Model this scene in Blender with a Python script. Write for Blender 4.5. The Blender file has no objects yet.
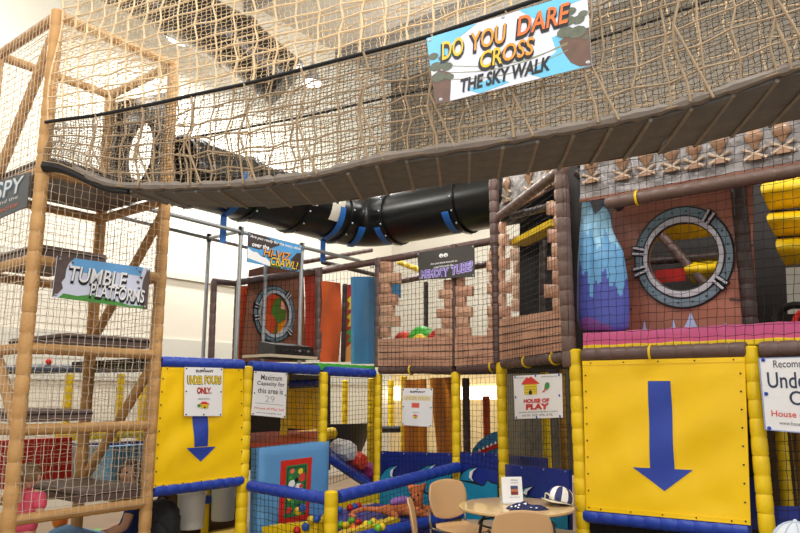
import bpy, math, random
from mathutils import Vector as V, Matrix
random.seed(7)
sc = bpy.context.scene
COL = sc.collection
F = 700.0
TILT = math.atan(128.5 / 700)
CT, ST = math.cos(TILT), math.sin(TILT)
CAM = V((0, 0, 1.6))
PI = math.pi

# ------------------------------------------------------------------ geometry helpers
def ray(px, py):
    x = (px - 400) / F
    y = (266.5 - py) / F
    return V((x, CT - y * ST, ST + y * CT))

def at_z(px, py, z):
    r = ray(px, py)
    return CAM + r * ((z - CAM.z) / r.z)

def at_y(px, py, Y):
    r = ray(px, py)
    return CAM + r * (Y / r.y)

class Plane:
    """a vertical plane of the play frame: point p, heading d"""
    def __init__(s, p, d):
        s.p = V((p[0], p[1]))
        s.d = V((d[0], d[1])).normalized()
        n = V((-s.d.y, s.d.x))
        if n.dot(s.p) < 0:
            n = -n
        s.n = n
    def pt(s, px, py, off=0.0):
        r = ray(px, py)
        k = (s.p.dot(s.n) + off) / V((r.x, r.y)).dot(s.n)
        return CAM + r * k
    def xy(s, px, off=0.0):
        q = s.pt(px, 395, off)
        return V((q.x, q.y))
    def P(s, a, z, off=0.0):
        q = s.p + s.d * a + s.n * off
        return V((q.x, q.y, z))
    def sz(s, q):
        return (V((q[0], q[1])) - s.p).dot(s.d), q[2]
    def n3(s):
        return V((s.n.x, s.n.y, 0))

A = V((math.sin(math.radians(38)), math.cos(math.radians(38))))
B = V((A.y, -A.x))
P580 = V((1.494, 6.0))
FD = Plane(P580, B)
P502 = V((1.09, 7.6))
FC = Plane(P502, P580 - P502)
FB = Plane(P502, B)
P378 = FB.xy(378)
FA = Plane(P378, A)

class MB:
    def __init__(s):
        s.v, s.f, s.mi = [], [], []
    def add(s, vs, fs, mi=0):
        o = len(s.v)
        s.v += [V(x) for x in vs]
        s.f += [tuple(i + o for i in f) for f in fs]
        s.mi += [mi] * len(fs)
        return s
    def box(s, c, ax, ay, az, mi=0):
        c, ax, ay, az = V(c), V(ax), V(ay), V(az)
        vs = [c + ax * i + ay * j + az * k for i in (-1, 1) for j in (-1, 1) for k in (-1, 1)]
        return s.add(vs, [(0, 1, 3, 2), (4, 6, 7, 5), (0, 4, 5, 1), (2, 3, 7, 6), (0, 2, 6, 4), (1, 5, 7, 3)], mi)
    def tube(s, path, r, seg=8, closed=False, cap=True, mi=0):
        path = [V(p) for p in path]
        n = len(path)
        rs = r if isinstance(r, (list, tuple)) else [r] * n
        vs, fs = [], []
        up = None
        for i, p in enumerate(path):
            if closed:
                t = path[(i + 1) % n] - path[i - 1]
            else:
                t = path[min(i + 1, n - 1)] - path[max(i - 1, 0)]
            t.normalize()
            if up is None:
                up = V((0, 0, 1)) if abs(t.z) < .9 else V((1, 0, 0))
            a = up - t * up.dot(t)
            if a.length < 1e-6:
                a = t.orthogonal()
            a.normalize()
            up = a
            b = t.cross(a)
            for k in range(seg):
                w = 2 * PI * k / seg
                vs.append(p + (a * math.cos(w) + b * math.sin(w)) * rs[i])
        m = n if closed else n - 1
        for i in range(m):
            j = (i + 1) % n
            for k in range(seg):
                l = (k + 1) % seg
                fs.append((i * seg + k, i * seg + l, j * seg + l, j * seg + k))
        if cap and not closed:
            fs.append(tuple(range(seg))[::-1])
            fs.append(tuple((n - 1) * seg + k for k in range(seg)))
        return s.add(vs, fs, mi)
    def sleeve(s, p, q, r, pitch=.13, seg=12, pinch=.90, mi=0):
        """foam-padded tube, pinched where the ties run round"""
        p, q = V(p), V(q)
        L = (q - p).length
        n = max(1, round(L / pitch))
        path, rs = [], []
        for i in range(n):
            for t, k in ((.02, pinch), (.09, .985), (.5, 1.0), (.91, .985)):
                path.append(p.lerp(q, (i + t) / n))
                rs.append(r * k * (1 + random.uniform(-.02, .02)))
        path = [p] + path + [q]
        rs = [r * .7] + rs + [r * .7]
        return s.tube(path, rs, seg, mi=mi)
    def sphere(s, c, r, nu=12, nv=8, mi=0, ax=None):
        c = V(c)
        r3 = V((r, r, r)) if not isinstance(r, (tuple, list, V)) else V(r)
        M3 = ax if ax else Matrix.Identity(3)
        vs = [c + M3 @ V((0, 0, r3.z))]
        for j in range(1, nv):
            th = PI * j / nv
            for i in range(nu):
                ph = 2 * PI * i / nu
                vs.append(c + M3 @ V((r3.x * math.sin(th) * math.cos(ph), r3.y * math.sin(th) * math.sin(ph), r3.z * math.cos(th))))
        vs.append(c + M3 @ V((0, 0, -r3.z)))
        fs = [(0, 1 + i, 1 + (i + 1) % nu) for i in range(nu)]
        for j in range(nv - 2):
            for i in range(nu):
                a, b = 1 + j * nu + i, 1 + j * nu + (i + 1) % nu
                fs.append((a, a + nu, b + nu, b))
        l = len(vs) - 1
        o = 1 + (nv - 2) * nu
        fs += [(l, o + (i + 1) % nu, o + i) for i in range(nu)]
        return s.add(vs, fs, mi)
    def lathe(s, c, prof, seg=24, axis=None, mi=0):
        """prof: (radius, height) from the bottom; axis: 3x3"""
        c = V(c)
        M3 = axis if axis else Matrix.Identity(3)
        vs, fs = [], []
        for r, h in prof:
            for k in range(seg):
                w = 2 * PI * k / seg
                vs.append(c + M3 @ V((r * math.cos(w), r * math.sin(w), h)))
        for i in range(len(prof) - 1):
            for k in range(seg):
                l = (k + 1) % seg
                fs.append((i * seg + k, i * seg + l, (i + 1) * seg + l, (i + 1) * seg + k))
        fs.append(tuple(range(seg))[::-1])
        fs.append(tuple((len(prof) - 1) * seg + k for k in range(seg)))
        return s.add(vs, fs, mi)
    def grid(s, fn, nu, nv, th=0.0, thick_dir=None, mi=None):
        """fn(u,v) -> front point; th > 0 gives the sheet a back and edges"""
        P = [[V(fn(i / nu, j / nv)) for i in range(nu + 1)] for j in range(nv + 1)]
        o = len(s.v)
        W = nu + 1
        for row in P:
            s.v += row
        def m(i, j):
            return mi(((i + .5) / nu), ((j + .5) / nv)) if mi else 0
        for j in range(nv):
            for i in range(nu):
                a = o + j * W + i
                s.f.append((a, a + W, a + W + 1, a + 1)); s.mi.append(m(i, j))
        if th and thick_dir is not None:
            b = len(s.v)
            for row in P:
                s.v += [p + V(thick_dir) * th for p in row]
            for j in range(nv):
                for i in range(nu):
                    a = b + j * W + i
                    s.f.append((a, a + 1, a + W + 1, a + W)); s.mi.append(m(i, j))
            def e(x, y):
                s.f.append((o + x, o + y, b + y, b + x)); s.mi.append(0)
            for i in range(nu):
                e(i, i + 1); e(nv * W + i + 1, nv * W + i)
            for j in range(nv):
                e((j + 1) * W, j * W); e(j * W + nu, (j + 1) * W + nu)
        return s
    def net(s, fn, nu, nv, r, jit=.12, stag=0.0, sides=3):
        """knotted mesh: one thin prism per strand between knots"""
        G = []
        for j in range(nv + 1):
            row = []
            for i in range(nu + 1):
                edge = i in (0, nu) or j in (0, nv)
                k = 0 if edge else 1
                du = (random.uniform(-jit, jit) + (stag if (i + j) % 2 else -stag)) * k / nu
                dv = (random.uniform(-jit, jit) + (stag if (i + j) % 2 else -stag)) * k / nv
                row.append(V(fn(min(1, max(0, i / nu + du)), min(1, max(0, j / nv + dv)))))
            G.append(row)
        def strand(a, b):
            t = b - a
            if t.length < 1e-6:
                return
            t.normalize()
            x = t.orthogonal().normalized()
            y = t.cross(x)
            o = len(s.v)
            for p in (a, b):
                for k in range(sides):
                    w = 2 * PI * k / sides
                    s.v.append(p + (x * math.cos(w) + y * math.sin(w)) * r)
            for k in range(sides):
                l = (k + 1) % sides
                s.f.append((o + k, o + l, o + sides + l, o + sides + k)); s.mi.append(0)
        for j in range(nv + 1):
            for i in range(nu + 1):
                if i < nu: strand(G[j][i], G[j][i + 1])
                if j < nv: strand(G[j][i], G[j + 1][i])
        return s
    def obj(s, name, mats, parent=None, smooth=True):
        me = bpy.data.meshes.new(name)
        if parent is None:
            xs = [p.x for p in s.v]; ys = [p.y for p in s.v]; zs = [p.z for p in s.v]
            org = V(((min(xs) + max(xs)) / 2, (min(ys) + max(ys)) / 2, min(zs)))
        else:
            org = ORG[parent.name]
        me.from_pydata([tuple(p - org) for p in s.v], [], s.f)
        mats = mats if isinstance(mats, (list, tuple)) else [mats]
        for m in mats:
            me.materials.append(m)
        if len(mats) > 1:
            me.polygons.foreach_set('material_index', s.mi)
        if smooth:
            me.polygons.foreach_set('use_smooth', [True] * len(me.polygons))
            try:
                me.set_sharp_from_angle(angle=math.radians(40))
            except Exception:
                pass
        me.update()
        o = bpy.data.objects.new(name, me)
        COL.objects.link(o)
        if parent is None:
            o.location = org
        else:
            o.parent = parent
        ORG[o.name] = org
        return o

ORG = {}
def L(o, label, cat, group=None):
    o['label'] = label
    o['category'] = cat
    if group:
        o['group'] = group
    return o
def thing(name, label, cat, loc, group=None):
    o = bpy.data.objects.new(name, None)
    o.empty_display_size = .1
    COL.objects.link(o)
    o.location = loc
    ORG[o.name] = V(loc)
    return L(o, label, cat, group)
def struct(o):
    o['kind'] = 'structure'
    return o

# ------------------------------------------------------------------ materials
def lin(c):
    return tuple(((x / 255) / 12.92 if x / 255 <= .04045 else ((x / 255 + .055) / 1.055) ** 2.4) for x in c) + (1,)
MATS = {}
def M(name, rgb, rough=.5, var=.10, scale=6, bump=0.0, bscale=20, metal=0.0, spec=.5, emit=0, alpha=1, trans=0):
    if name in MATS:
        return MATS[name]
    m = bpy.data.materials.new(name)
    m.use_nodes = True
    nt = m.node_tree
    bs = nt.nodes['Principled BSDF']
    c = lin(rgb)
    tc = nt.nodes.new('ShaderNodeTexCoord')
    if var:
        nz = nt.nodes.new('ShaderNodeTexNoise'); nz.inputs['Scale'].default_value = scale
        nz.inputs['Detail'].default_value = 4
        nt.links.new(tc.outputs['Object'], nz.inputs['Vector'])
        mx = nt.nodes.new('ShaderNodeMix'); mx.data_type = 'RGBA'
        mx.inputs[6].default_value = tuple(x * (1 - var * 1.6) for x in c[:3]) + (1,)
        mx.inputs[7].default_value = tuple(min(1, x * (1 + var * 1.6)) for x in c[:3]) + (1,)
        nt.links.new(nz.outputs['Fac'], mx.inputs[0])
        nt.links.new(mx.outputs[2], bs.inputs['Base Color'])
    else:
        bs.inputs['Base Color'].default_value = c
    if bump:
        nb = nt.nodes.new('ShaderNodeTexNoise'); nb.inputs['Scale'].default_value = bscale
        nb.inputs['Detail'].default_value = 3
        nt.links.new(tc.outputs['Object'], nb.inputs['Vector'])
        bp = nt.nodes.new('ShaderNodeBump'); bp.inputs['Strength'].default_value = bump
        bp.inputs['Distance'].default_value = .02
        nt.links.new(nb.outputs['Fac'], bp.inputs['Height'])
        nt.links.new(bp.outputs['Normal'], bs.inputs['Normal'])
    bs.inputs['Roughness'].default_value = rough
    bs.inputs['Metallic'].default_value = metal
    bs.inputs['Specular IOR Level'].default_value = spec
    if emit:
        bs.inputs['Emission Color'].default_value = c
        bs.inputs['Emission Strength'].default_value = emit
    if trans:
        bs.inputs['Transmission Weight'].default_value = trans
    MATS[name] = m
    return m

log = M('log_foam', (190, 145, 88), .6, .12, 5, .25, 30)
netw = M('pale_cord', (196, 180, 158), .8, .06)
rope = M('tan_rope', (224, 198, 158), .85, .12, 12)
twine = M('tan_twine', (218, 194, 156), .85, .10, 12)
blackrope = M('black_webbing', (20, 20, 22), .7, .05)
blackcord = M('black_cord', (18, 18, 18), .7, 0)
yel = M('yellow_vinyl', (255, 206, 6), .36, .03, 4, .22, 5)
yelp = M('yellow_foam', (240, 202, 10), .42, .08, 6, .15, 12)
blu = M('blue_foam', (34, 66, 168), .38, .10, 6, .3, 14)
arrowb = M('blue_print', (44, 70, 168), .4, .05, 5, .1, 6)
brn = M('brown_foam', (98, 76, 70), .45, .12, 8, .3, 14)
brnv = M('brown_vinyl', (140, 88, 66), .36, .16, 3, .3, 4)
stone = M('stone_vinyl', (196, 148, 120), .45, .22, 6, .25, 6)
mortar = M('dark_seam', (66, 48, 40), .6, .1)
pink = M('pink_vinyl', (205, 88, 140), .4, .06, 4, .2, 5)
white = M('white_print', (240, 240, 240), .4, .02)
black = M('black_print', (22, 22, 24), .45, 0)
dark = M('black_plastic', (16, 17, 17), .28, .1, 3)
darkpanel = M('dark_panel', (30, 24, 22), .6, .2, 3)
grey = M('galvanised_steel', (168, 172, 174), .38, .1, 12, 0, 10, .6)
chrome = M('chrome', (205, 205, 208), .14, 0, metal=1)
ply = M('beech_ply', (214, 172, 122), .38, .08, 4, .04, 40)
plyt = M('beech_laminate', (222, 190, 138), .1, .05, 4)
orange = M('orange_vinyl', (214, 92, 40), .45, .12, 4, .2, 5)
red = M('red_vinyl', (186, 30, 26), .42, .08, 4, .15, 5)
redp = M('red_print', (212, 44, 28), .45, .02)
green = M('green_vinyl', (70, 168, 62), .45, .08)
skyb = M('sky_blue_vinyl', (96, 154, 206), .42, .05, 4, .1, 5)
teal = M('teal_print', (24, 140, 178), .4, .08, 5)
navy = M('navy_vinyl', (28, 48, 138), .36, .10, 4, .25, 5)
steelblue = M('steel_blue_vinyl', (66, 124, 168), .45, .08, 5, .1, 6)
purple = M('purple_vinyl', (120, 60, 130), .45, .08)
plank = M('grey_plank', (116, 116, 115), .75, .25, 9, .4, 18)
metalp = M('silver_foil', (150, 147, 148), .3, .42, 11, .6, 16, .3)
knobm = M('copper_print', (170, 134, 106), .3, .25, 14, .2, 20)
cream = M('cream_wall', (212, 206, 190), .75, .03, 2)
walllow = M('grey_wall', (196, 194, 182), .75, .04, 2)
ceil = M('ceiling_sheet', (176, 172, 164), .8, .05, 2)
floor_m = M('floor_vinyl', (124, 104, 84), .5, .15, 3)
beamm = M('ceiling_steel', (120, 120, 120), .5, .05)
lampm = M('lamp_glow', (255, 250, 238), .5, 0, emit=9)
stripm = M('window_glow', (255, 250, 235), .5, 0, emit=3.2)
skin = M('skin', (222, 170, 140), .55, .05, 9)

# ------------------------------------------------------------------ sign helpers
class Quad:
    def __init__(s, tl, tr, br, bl, bulge=None):
        s.c = [V(x) for x in (tl, tr, br, bl)]
        n = (s.c[1] - s.c[0]).cross(s.c[3] - s.c[0]).normalized()
        if n.dot(CAM - s.c[0]) < 0:
            n = -n
        s.n = n
        s.bulge = bulge
    def f(s, u, v, d=0.0):
        a = s.c[0].lerp(s.c[1], u)
        b = s.c[3].lerp(s.c[2], u)
        p = a.lerp(b, v)
        if s.bulge:
            d = d + s.bulge(u, v)
        return p + s.n * d
    def sheet(s, mb, nu=12, nv=8, th=.006, d=0.0, r=(0, 0, 1, 1), mi=None):
        u0, v0, u1, v1 = r
        return mb.grid(lambda u, v: s.f(u0 + (u1 - u0) * u, v0 + (v1 - v0) * v, d + th), nu, nv, th, -s.n, mi)
    def poly(s, mb, pts, d=.008, mi=0):
        """flat printed shape, outline in (u, v)"""
        return mb.add([s.f(u, v, d) for u, v in pts], [tuple(range(len(pts)))], mi)
    def patch(s, mb, c4, nu, nv, d=.008, mi=0):
        c = [V((x[0], x[1])) for x in c4]
        return mb.grid(lambda u, v: s.f(*(c[0].lerp(c[1], u).lerp(c[3].lerp(c[2], u), v)), d), nu, nv)
    def disc(s, mb, u, v, r, asp, d=.009, n=14, ru=None):
        return s.poly(mb, [(u + r * math.cos(2 * PI * k / n), v + r * asp * math.sin(2 * PI * k / n)) for k in range(n)], d)
    def uv(s, p):
        """u, v of a point lying near the sheet (least squares steps)"""
        u = v = .5
        for _ in range(12):
            q = s.c[0].lerp(s.c[1], u).lerp(s.c[3].lerp(s.c[2], u), v)
            e = V(p) - q
            du = (s.c[1] - s.c[0]).lerp(s.c[2] - s.c[3], v)
            dv = (s.c[3] - s.c[0]).lerp(s.c[2] - s.c[1], u)
            a, b, c = du.dot(du), du.dot(dv), dv.dot(dv)
            x, y = du.dot(e), dv.dot(e)
            D = a * c - b * b
            u += (x * c - y * b) / D
            v += (a * y - b * x) / D
        return u, v

def quad(pl, px, off=0.0, bulge=None):
    return Quad(*[pl.pt(x, y, off) for x, y in px], bulge=bulge)

def text(q, s, box, mat, parent, d=.010, shear=0.0, bold=0.0, warp=None, slope=0.0, name='lettering', label=None):
    """printed words fitted into the box u0,v0,u1,v1 of a sign"""
    cu = bpy.data.curves.new('t', 'FONT')
    cu.body = s
    cu.offset = bold
    cu.shear = shear
    cu.align_x = 'CENTER'
    cu.resolution_u = 3
    o = bpy.data.objects.new('t', cu)
    COL.objects.link(o)
    bpy.context.view_layer.update()
    me = bpy.data.meshes.new_from_object(o.evaluated_get(bpy.context.evaluated_depsgraph_get()))
    COL.objects.unlink(o)
    bpy.data.objects.remove(o)
    xs = [v.co.x for v in me.vertices]; ys = [v.co.y for v in me.vertices]
    x0, x1, y0, y1 = min(xs), max(xs), min(ys), max(ys)
    u0, v0, u1, v1 = box
    mb = MB()
    vs = []
    for v in me.vertices:
        a = (v.co.x - x0) / max(1e-6, x1 - x0); b = (y1 - v.co.y) / max(1e-6, y1 - y0)
        if warp:
            a, b = warp(a, b)
        vs.append(q.f(u0 + (u1 - u0) * a, v0 + (v1 - v0) * b + slope * (a - .5), d))
    mb.add(vs, [tuple(p.vertices) for p in me.polygons])
    bpy.data.meshes.remove(me)
    t = mb.obj(name, mat, parent, smooth=False)
    if label:
        t['label'] = label
    return t

def grommets(q, parent, uvs, mat=None, r=.008, d=.008):
    for u, v in uvs:
        mb = MB()
        c = q.f(u, v, d)
        x = (q.c[1] - q.c[0]).normalized(); y = q.n.cross(x)
        mb.lathe(c, [(r, -.004), (r, .003), (r * .6, .005)], 8, Matrix((x, y, q.n)).transposed())
        mb.obj('grommet', mat or grey, parent)

def rail(name, label, p, q, r, mat, straps=(), cat='rail', group=None, pitch=.13, strapmat=None):
    o = MB().sleeve(p, q, r, pitch).obj(name, mat)
    L(o, label, cat, group)
    p, q = V(p), V(q)
    for t in straps:
        c = p.lerp(q, t)
        d = (q - p).normalized()
        x = d.orthogonal().normalized(); y = d.cross(x)
        pa = [c + (x * math.cos(a * PI / 7) + y * math.sin(a * PI / 7)) * (r + .004) for a in range(14)]
        MB().tube(pa, .011, 5, closed=True).obj('tie_strap', strapmat or yelp, o)
    return o

def post(name, label, pl, px, y0, y1, r, mat, off=0.0, group=None, z0=None, z1=None):
    b = pl.xy(px, off)
    zt = pl.pt(px, y0, off).z if z1 is None else z1
    zb = (pl.pt(px, y1, off).z if y1 is not None else 0.0) if z0 is None else z0
    zb = max(zb, 0.0)
    o = MB().sleeve((b.x, b.y, zb), (b.x, b.y, zt), r).obj(name, mat)
    return L(o, label, 'post', group)

def netting(label, pl, px, off, cell, r, mat, name='safety_net', jit=.10, bulge=0.0, stag=0.0):
    q = quad(pl, px, off)
    w = (q.c[0] - q.c[1]).length; h = (q.c[0] - q.c[3]).length
    mb = MB()
    mb.net(lambda u, v: q.f(u, v, bulge * math.sin(PI * u) * math.sin(PI * v)), max(2, round(w / cell)), max(2, round(h / cell)), r, jit, stag)
    return L(mb.obj(name, mat, smooth=False), label, 'net')

def panel(name, label, cat, pl, px, off, mat, bulge=None, th=.012, nu=14, nv=12, group=None):
    q = quad(pl, px, off, bulge)
    o = q.sheet(MB(), nu, nv, th).obj(name, mat)
    L(o, label, cat, group)
    return o, q

# ------------------------------------------------------------------ camera, light, room
cam = bpy.data.cameras.new('camera'); cam.sensor_width = 36; cam.lens = 36 * F / 800
co = bpy.data.objects.new('camera', cam); COL.objects.link(co)
co.location = CAM; co.rotation_euler = (PI / 2 + TILT, 0, 0)
sc.camera = co
sc.view_settings.view_transform = 'Standard'; sc.view_settings.look = 'None'
sc.view_settings.gamma = 1; sc.view_settings.use_curve_mapping = False
sc.view_settings.exposure = 0.12
w = bpy.data.worlds.new('ambient_fill'); sc.world = w; w.use_nodes = True  # even world light added as soft fill, room left open behind the camera
w.node_tree.nodes['Background'].inputs[0].default_value = (1, .985, .965, 1)
w.node_tree.nodes['Background'].inputs[1].default_value = 0.9

HC = 9.2
corner = None
WL = 4.6; WBK = 6.0
cn = P378 + FA.n * WL + FB.n * WBK
def slab(name, p, q, z0, z1, th, n, mat):
    mb = MB(); c = (p + q) / 2; h = (q - p) / 2
    nn = V((n.x, n.y))
    cc = c + nn * th / 2
    mb.box((cc.x, cc.y, (z0 + z1) / 2), (h.x, h.y, 0), (nn.x * th / 2, nn.y * th / 2, 0), (0, 0, (z1 - z0) / 2))
    return struct(mb.obj(name, mat, smooth=False))
slab('wall_left', cn - A * 22, cn, 0, HC, .2, FA.n, cream)
slab('wall_back', cn, cn + B * 26, 0, HC, .2, FB.n, M('back_wall_sheet', (172, 166, 152), .75, .04, 2))
slab('trim_21', cn, cn + B * 26, 6.5, HC, .04, -FB.n, M('dark_cladding', (112, 104, 92), .7, .1, 3))
slab('trim_20', cn, cn + B * 26, 0, 2.6, .04, -FB.n, M('warm_wall', (206, 182, 132), .7, .14, 6))
zs1 = FA.pt(170, 275, WL).z
zs2 = FA.pt(200, 341, WL).z
slab('trim_1', cn - A * 22, cn, zs1 - .05, zs1 + .05, .05, -FA.n, walllow)
slab('trim_2', cn - A * 22, cn, zs2 - .7, zs2, .03, -FA.n, walllow)
fl = MB(); fl.box((2, 8, -.05), (16, 0, 0), (0, 14, 0), (0, 0, .05)); struct(fl.obj('floor', floor_m, smooth=False))
cl = MB(); cl.box((2, 10, HC + .05), (16, 0, 0), (0, 14, 0), (0, 0, .05)); struct(cl.obj('ceiling', ceil, smooth=False))
for k in range(7):
    mb = MB(); c = cn - A * (15 - k * 2.6) + B * 6
    mb.box((c.x, c.y, HC - .12), (B.x * 9, B.y * 9, 0), (A.x * .05, A.y * .05, 0), (0, 0, .12))
    struct(mb.obj('trim_%d' % (3 + k), beamm, smooth=False))
# daylight strip seen low on the back wall
for k, (x0, x1, ya, yb) in enumerate([(300, 402, 388, 400), (440, 500, 387, 399)]):
    q = quad(FB, [(x0, ya), (x1, ya - 1), (x1, yb), (x0, yb + 1)], WBK - .06)
    struct(q.sheet(MB(), 1, 1, .05).obj('window_%d' % (k + 1), stripm, smooth=False))

def ceiling_lamp(px, py, Y, dia, label):
    c = at_y(px, py, Y)
    t = thing('pendant_lamp', label, 'lamp', (c.x, c.y, c.z), 'high bay lamps under the ceiling')
    r = dia / 2
    MB().lathe(c, [(r * 1.02, 0), (r * .8, .12), (r * .35, .24), (r * .22, .42), (r * .1, .46)], 24).obj('reflector', grey, t)
    MB().lathe(c, [(r * .96, -.012), (r * .96, .012)], 24).obj('diffuser', lampm, t)
    MB().tube([(c.x, c.y, c.z + .45), (c.x, c.y, HC)], .012, 6).obj('suspension_cord', grey, t)
    li = bpy.data.lights.new('lamp_and_fill_light', 'AREA'); li.shape = 'DISK'; li.size = dia; li.energy = 160; li.color = (1, .985, .96)
    lo = bpy.data.objects.new('lamp_and_fill_light', li); COL.objects.link(lo); lo.location = (c.x, c.y, c.z - .03)
    return t
ceiling_lamp(183, 38, 10.2, .5, 'round white hanging lamp at top left seen through the tan net')
ceiling_lamp(331, 146, 15.5, .52, 'small hanging lamp low behind the middle of the sky walk net')
ceiling_lamp(312, 83, 12.0, .36, 'smallest hanging lamp just below the black rope of the sky walk')
ceiling_lamp(232, 44, 10.6, .36, 'tilted-looking hanging lamp right of the largest round lamp')
# unseen point lights added over the hall, all-round so the ceiling is lit too
for k, (x, y, e) in enumerate([(-3.6, 1.5, 300), (2.6, 2.2, 300), (-.4, -2.5, 320), (5.5, 6.0, 220), (-.6, 5.4, 180), (3.2, 9.5, 160), (-6, 7, 160), (.8, 12.0, 160)]):
    li = bpy.data.lights.new('lamp_and_fill_light', 'POINT'); li.shadow_soft_size = .45; li.energy = e * 1.55; li.color = (1, .985, .96)
    lo = bpy.data.objects.new('lamp_and_fill_light', li); COL.objects.link(lo); lo.location = (x, y, 6.5)

# ------------------------------------------------------------------ climbing tower
TF, TR_ = FA.xy(21), FA.xy(153)
TW = (TR_ - TF).length
TB, TL_ = TR_ - B * TW, TF - B * TW
HL = Plane(TF, -B)                 # left face
HB = Plane(TR_, -B)                # back-right face
tower = thing('climbing_tower', 'tall tan foam-padded climbing tower frame at the left edge', 'climbing frame', (TF.x, TF.y, 0))
rz = [FA.pt(24, y).z for y in (519, 430, 348, 258, 166, 2)]
for p in (TF, TR_, TB, TL_):
    MB().sleeve((p.x, p.y, 0), (p.x, p.y, rz[5] + .05), .054, .16).obj('post', log, tower)
loops = [(TF, TR_), (TR_, TB), (TB, TL_), (TL_, TF)]
for i, z in enumerate(rz):
    for k, (a, b) in enumerate(loops):
        if i in (1, 2) and k in (1, 2):
            continue
        MB().sleeve((a.x, a.y, z), (b.x, b.y, z), .043, .15).obj('rail', log, tower)
def brace(a, b):
    MB().sleeve(a, b, .044, .15).obj('brace', log, tower)
brace(V((TF.x, TF.y, rz[5] - .12)), V((TL_.x, TL_.y, rz[4] - .25)))
brace(V((TF.x, TF.y, rz[1])), V((TL_.x, TL_.y, rz[3])))
brace(V((TF.x, TF.y, rz[0])), V((TL_.x, TL_.y, .05)))
brace(V((TR_.x, TR_.y, rz[4] - .1)), V((TB.x, TB.y, rz[2] + .15)))
brace(V((TR_.x, TR_.y, rz[2] - .05)), V((TB.x, TB.y, rz[0] + .05)))
def tp(u, v, z):
    q = TF + A * u * TW - B * v * TW
    return V((q.x, q.y, z))
boardm = M('brown_platform_vinyl', (96, 78, 74), .5, .12, 5, .2, 6)
def platform(u0, u1, v0, v1, z, label, th=.09):
    mb = MB()
    c = (tp(u0, v0, z) + tp(u1, v1, z)) / 2
    hx, hy = A * (u1 - u0) * TW / 2, B * (v1 - v0) * TW / 2
    o = len(mb.v)
    prof = [(1, -.5), (1.0, -.3), (1.0, .3), (.985, .45), (.96, .5)]
    vs, fs = [], []
    cs = [(-1, -1), (1, -1), (1, 1), (-1, 1)]
    for k, h in prof:
        for a, b in cs:
            vs.append(c + V((hx.x * a * k + hy.x * b * k, hx.y * a * k + hy.y * b * k, h * th)))
    for i in range(len(prof) - 1):
        for k in range(4):
            l = (k + 1) % 4
            fs.append((i * 4 + k, i * 4 + l, i * 4 + 4 + l, i * 4 + 4 + k))
    fs += [(3, 2, 1, 0), tuple(len(vs) - 4 + k for k in range(4))]
    mb.add(vs, fs)
    bd = mb.obj('tumble_platform', boardm)
    L(bd, label, 'platform', 'tumble platforms inside the climbing tower')
    # seam piping round the edge
    MB().tube([tp(u0, v0, z + .01), tp(u1, v0, z + .01), tp(u1, v1, z + .01), tp(u0, v1, z + .01)], .008, 5, closed=True).obj('piping', darkpanel, bd)
    return bd
platform(.02, .98, .04, .97, rz[4] + .1, 'full-width dark padded platform under the sky walk entrance, topmost of the tower')
platform(.03, .56, .05, .97, rz[3] + .1, 'brown padded platform level with the tumble platforms banner, second from top')
platform(.30, .97, .05, .97, rz[2] + .1, 'brown padded platform on the right just below the tumble platforms banner')
platform(.03, .54, .05, .97, rz[1] + .1, 'brown padded platform on the left, second from the bottom of the tower')
platform(.50, .97, .05, .97, rz[0] + .1, 'lowest brown padded platform beside the girl in pink')

def tower_net(a, b, z0, z1, label, off=0.0):
    mb = MB()
    n = V(((a + b) / 2 - (TF + TB) / 2)).normalized() * .05
    def fn(u, v):
        q = a.lerp(b, u) + n
        return V((q.x, q.y, z1 + (z0 - z1) * v))
    mb.net(fn, round(TW / .062), round((z1 - z0) / .066), .0026, .06, .05)
    L(mb.obj('safety_net', netw, smooth=False), label, 'net')
tower_net(TF, TR_, rz[0], rz[5], 'pale cord net on the tower front behind the tumble platforms banner')
tower_net(TF, TL_, rz[0], rz[5], 'pale cord net on the left side of the tower behind the grey sign')
tower_net(TR_, TB, rz[0], rz[4], 'pale cord net on the back right face of the tower')
tower_net(TB, TL_, rz[0], rz[5], 'pale cord net on the far left face of the tower')
mb = MB()
mb.net(lambda u, v: tp(u, v, rz[5] + .06), 16, 16, .0032, .06, .05)
L(mb.obj('safety_net', netw, smooth=False), 'flat cord net closing the very top of the tower', 'net')
def extra_rail():
    pass

# tumble platforms banner
def sky_sign_back(q, t, top=(96, 168, 224)):
    mb = MB(); q.sheet(mb, 8, 4, .008); mb.obj('banner_sheet', M('banner_lilac', (214, 220, 240), .4, .03), t)

q = quad(FA, [(57, 256), (149.5, 268.5), (146.5, 309.5), (51.5, 297)], -.085)
t = thing('hanging_banner', 'sky-blue banner reading TUMBLE PLATFORMS tied to the tan climbing tower', 'banner', q.f(.5, 1))
sky_sign_back(q, t)
mb = MB(); q.poly(mb, [(.14, 0), (.92, 0), (.9, .22), (.62, .2), (.4, .34), (.16, .3)], .0095); mb.obj('sky_print', M('banner_sky', (104, 168, 222), .4, .06), t)
mb = MB(); q.poly(mb, [(.06, 1), (.1, .88), (.24, .9), (.38, .82), (.6, .88), (.8, .96), (.94, .94), (1, 1)], .0095); mb.obj('grass_print', M('banner_grass', (78, 150, 66), .4, .1, 20), t)
rockp = M('banner_rock', (92, 76, 74), .45, .2, 20)
mb = MB(); q.poly(mb, [(0, 0), (.17, 0), (.12, .14), (.1, .3), (.1, .5), (.07, .62), (.09, .76), (.05, .9), (0, 1)], .010); mb.obj('rock_print', rockp, t)
mb = MB(); q.poly(mb, [(1, .03), (1, 1), (.95, 1), (.93, .82), (.955, .66), (.92, .5), (.93, .3), (.96, .1)], .010); mb.obj('rock_print', rockp, t)
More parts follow.
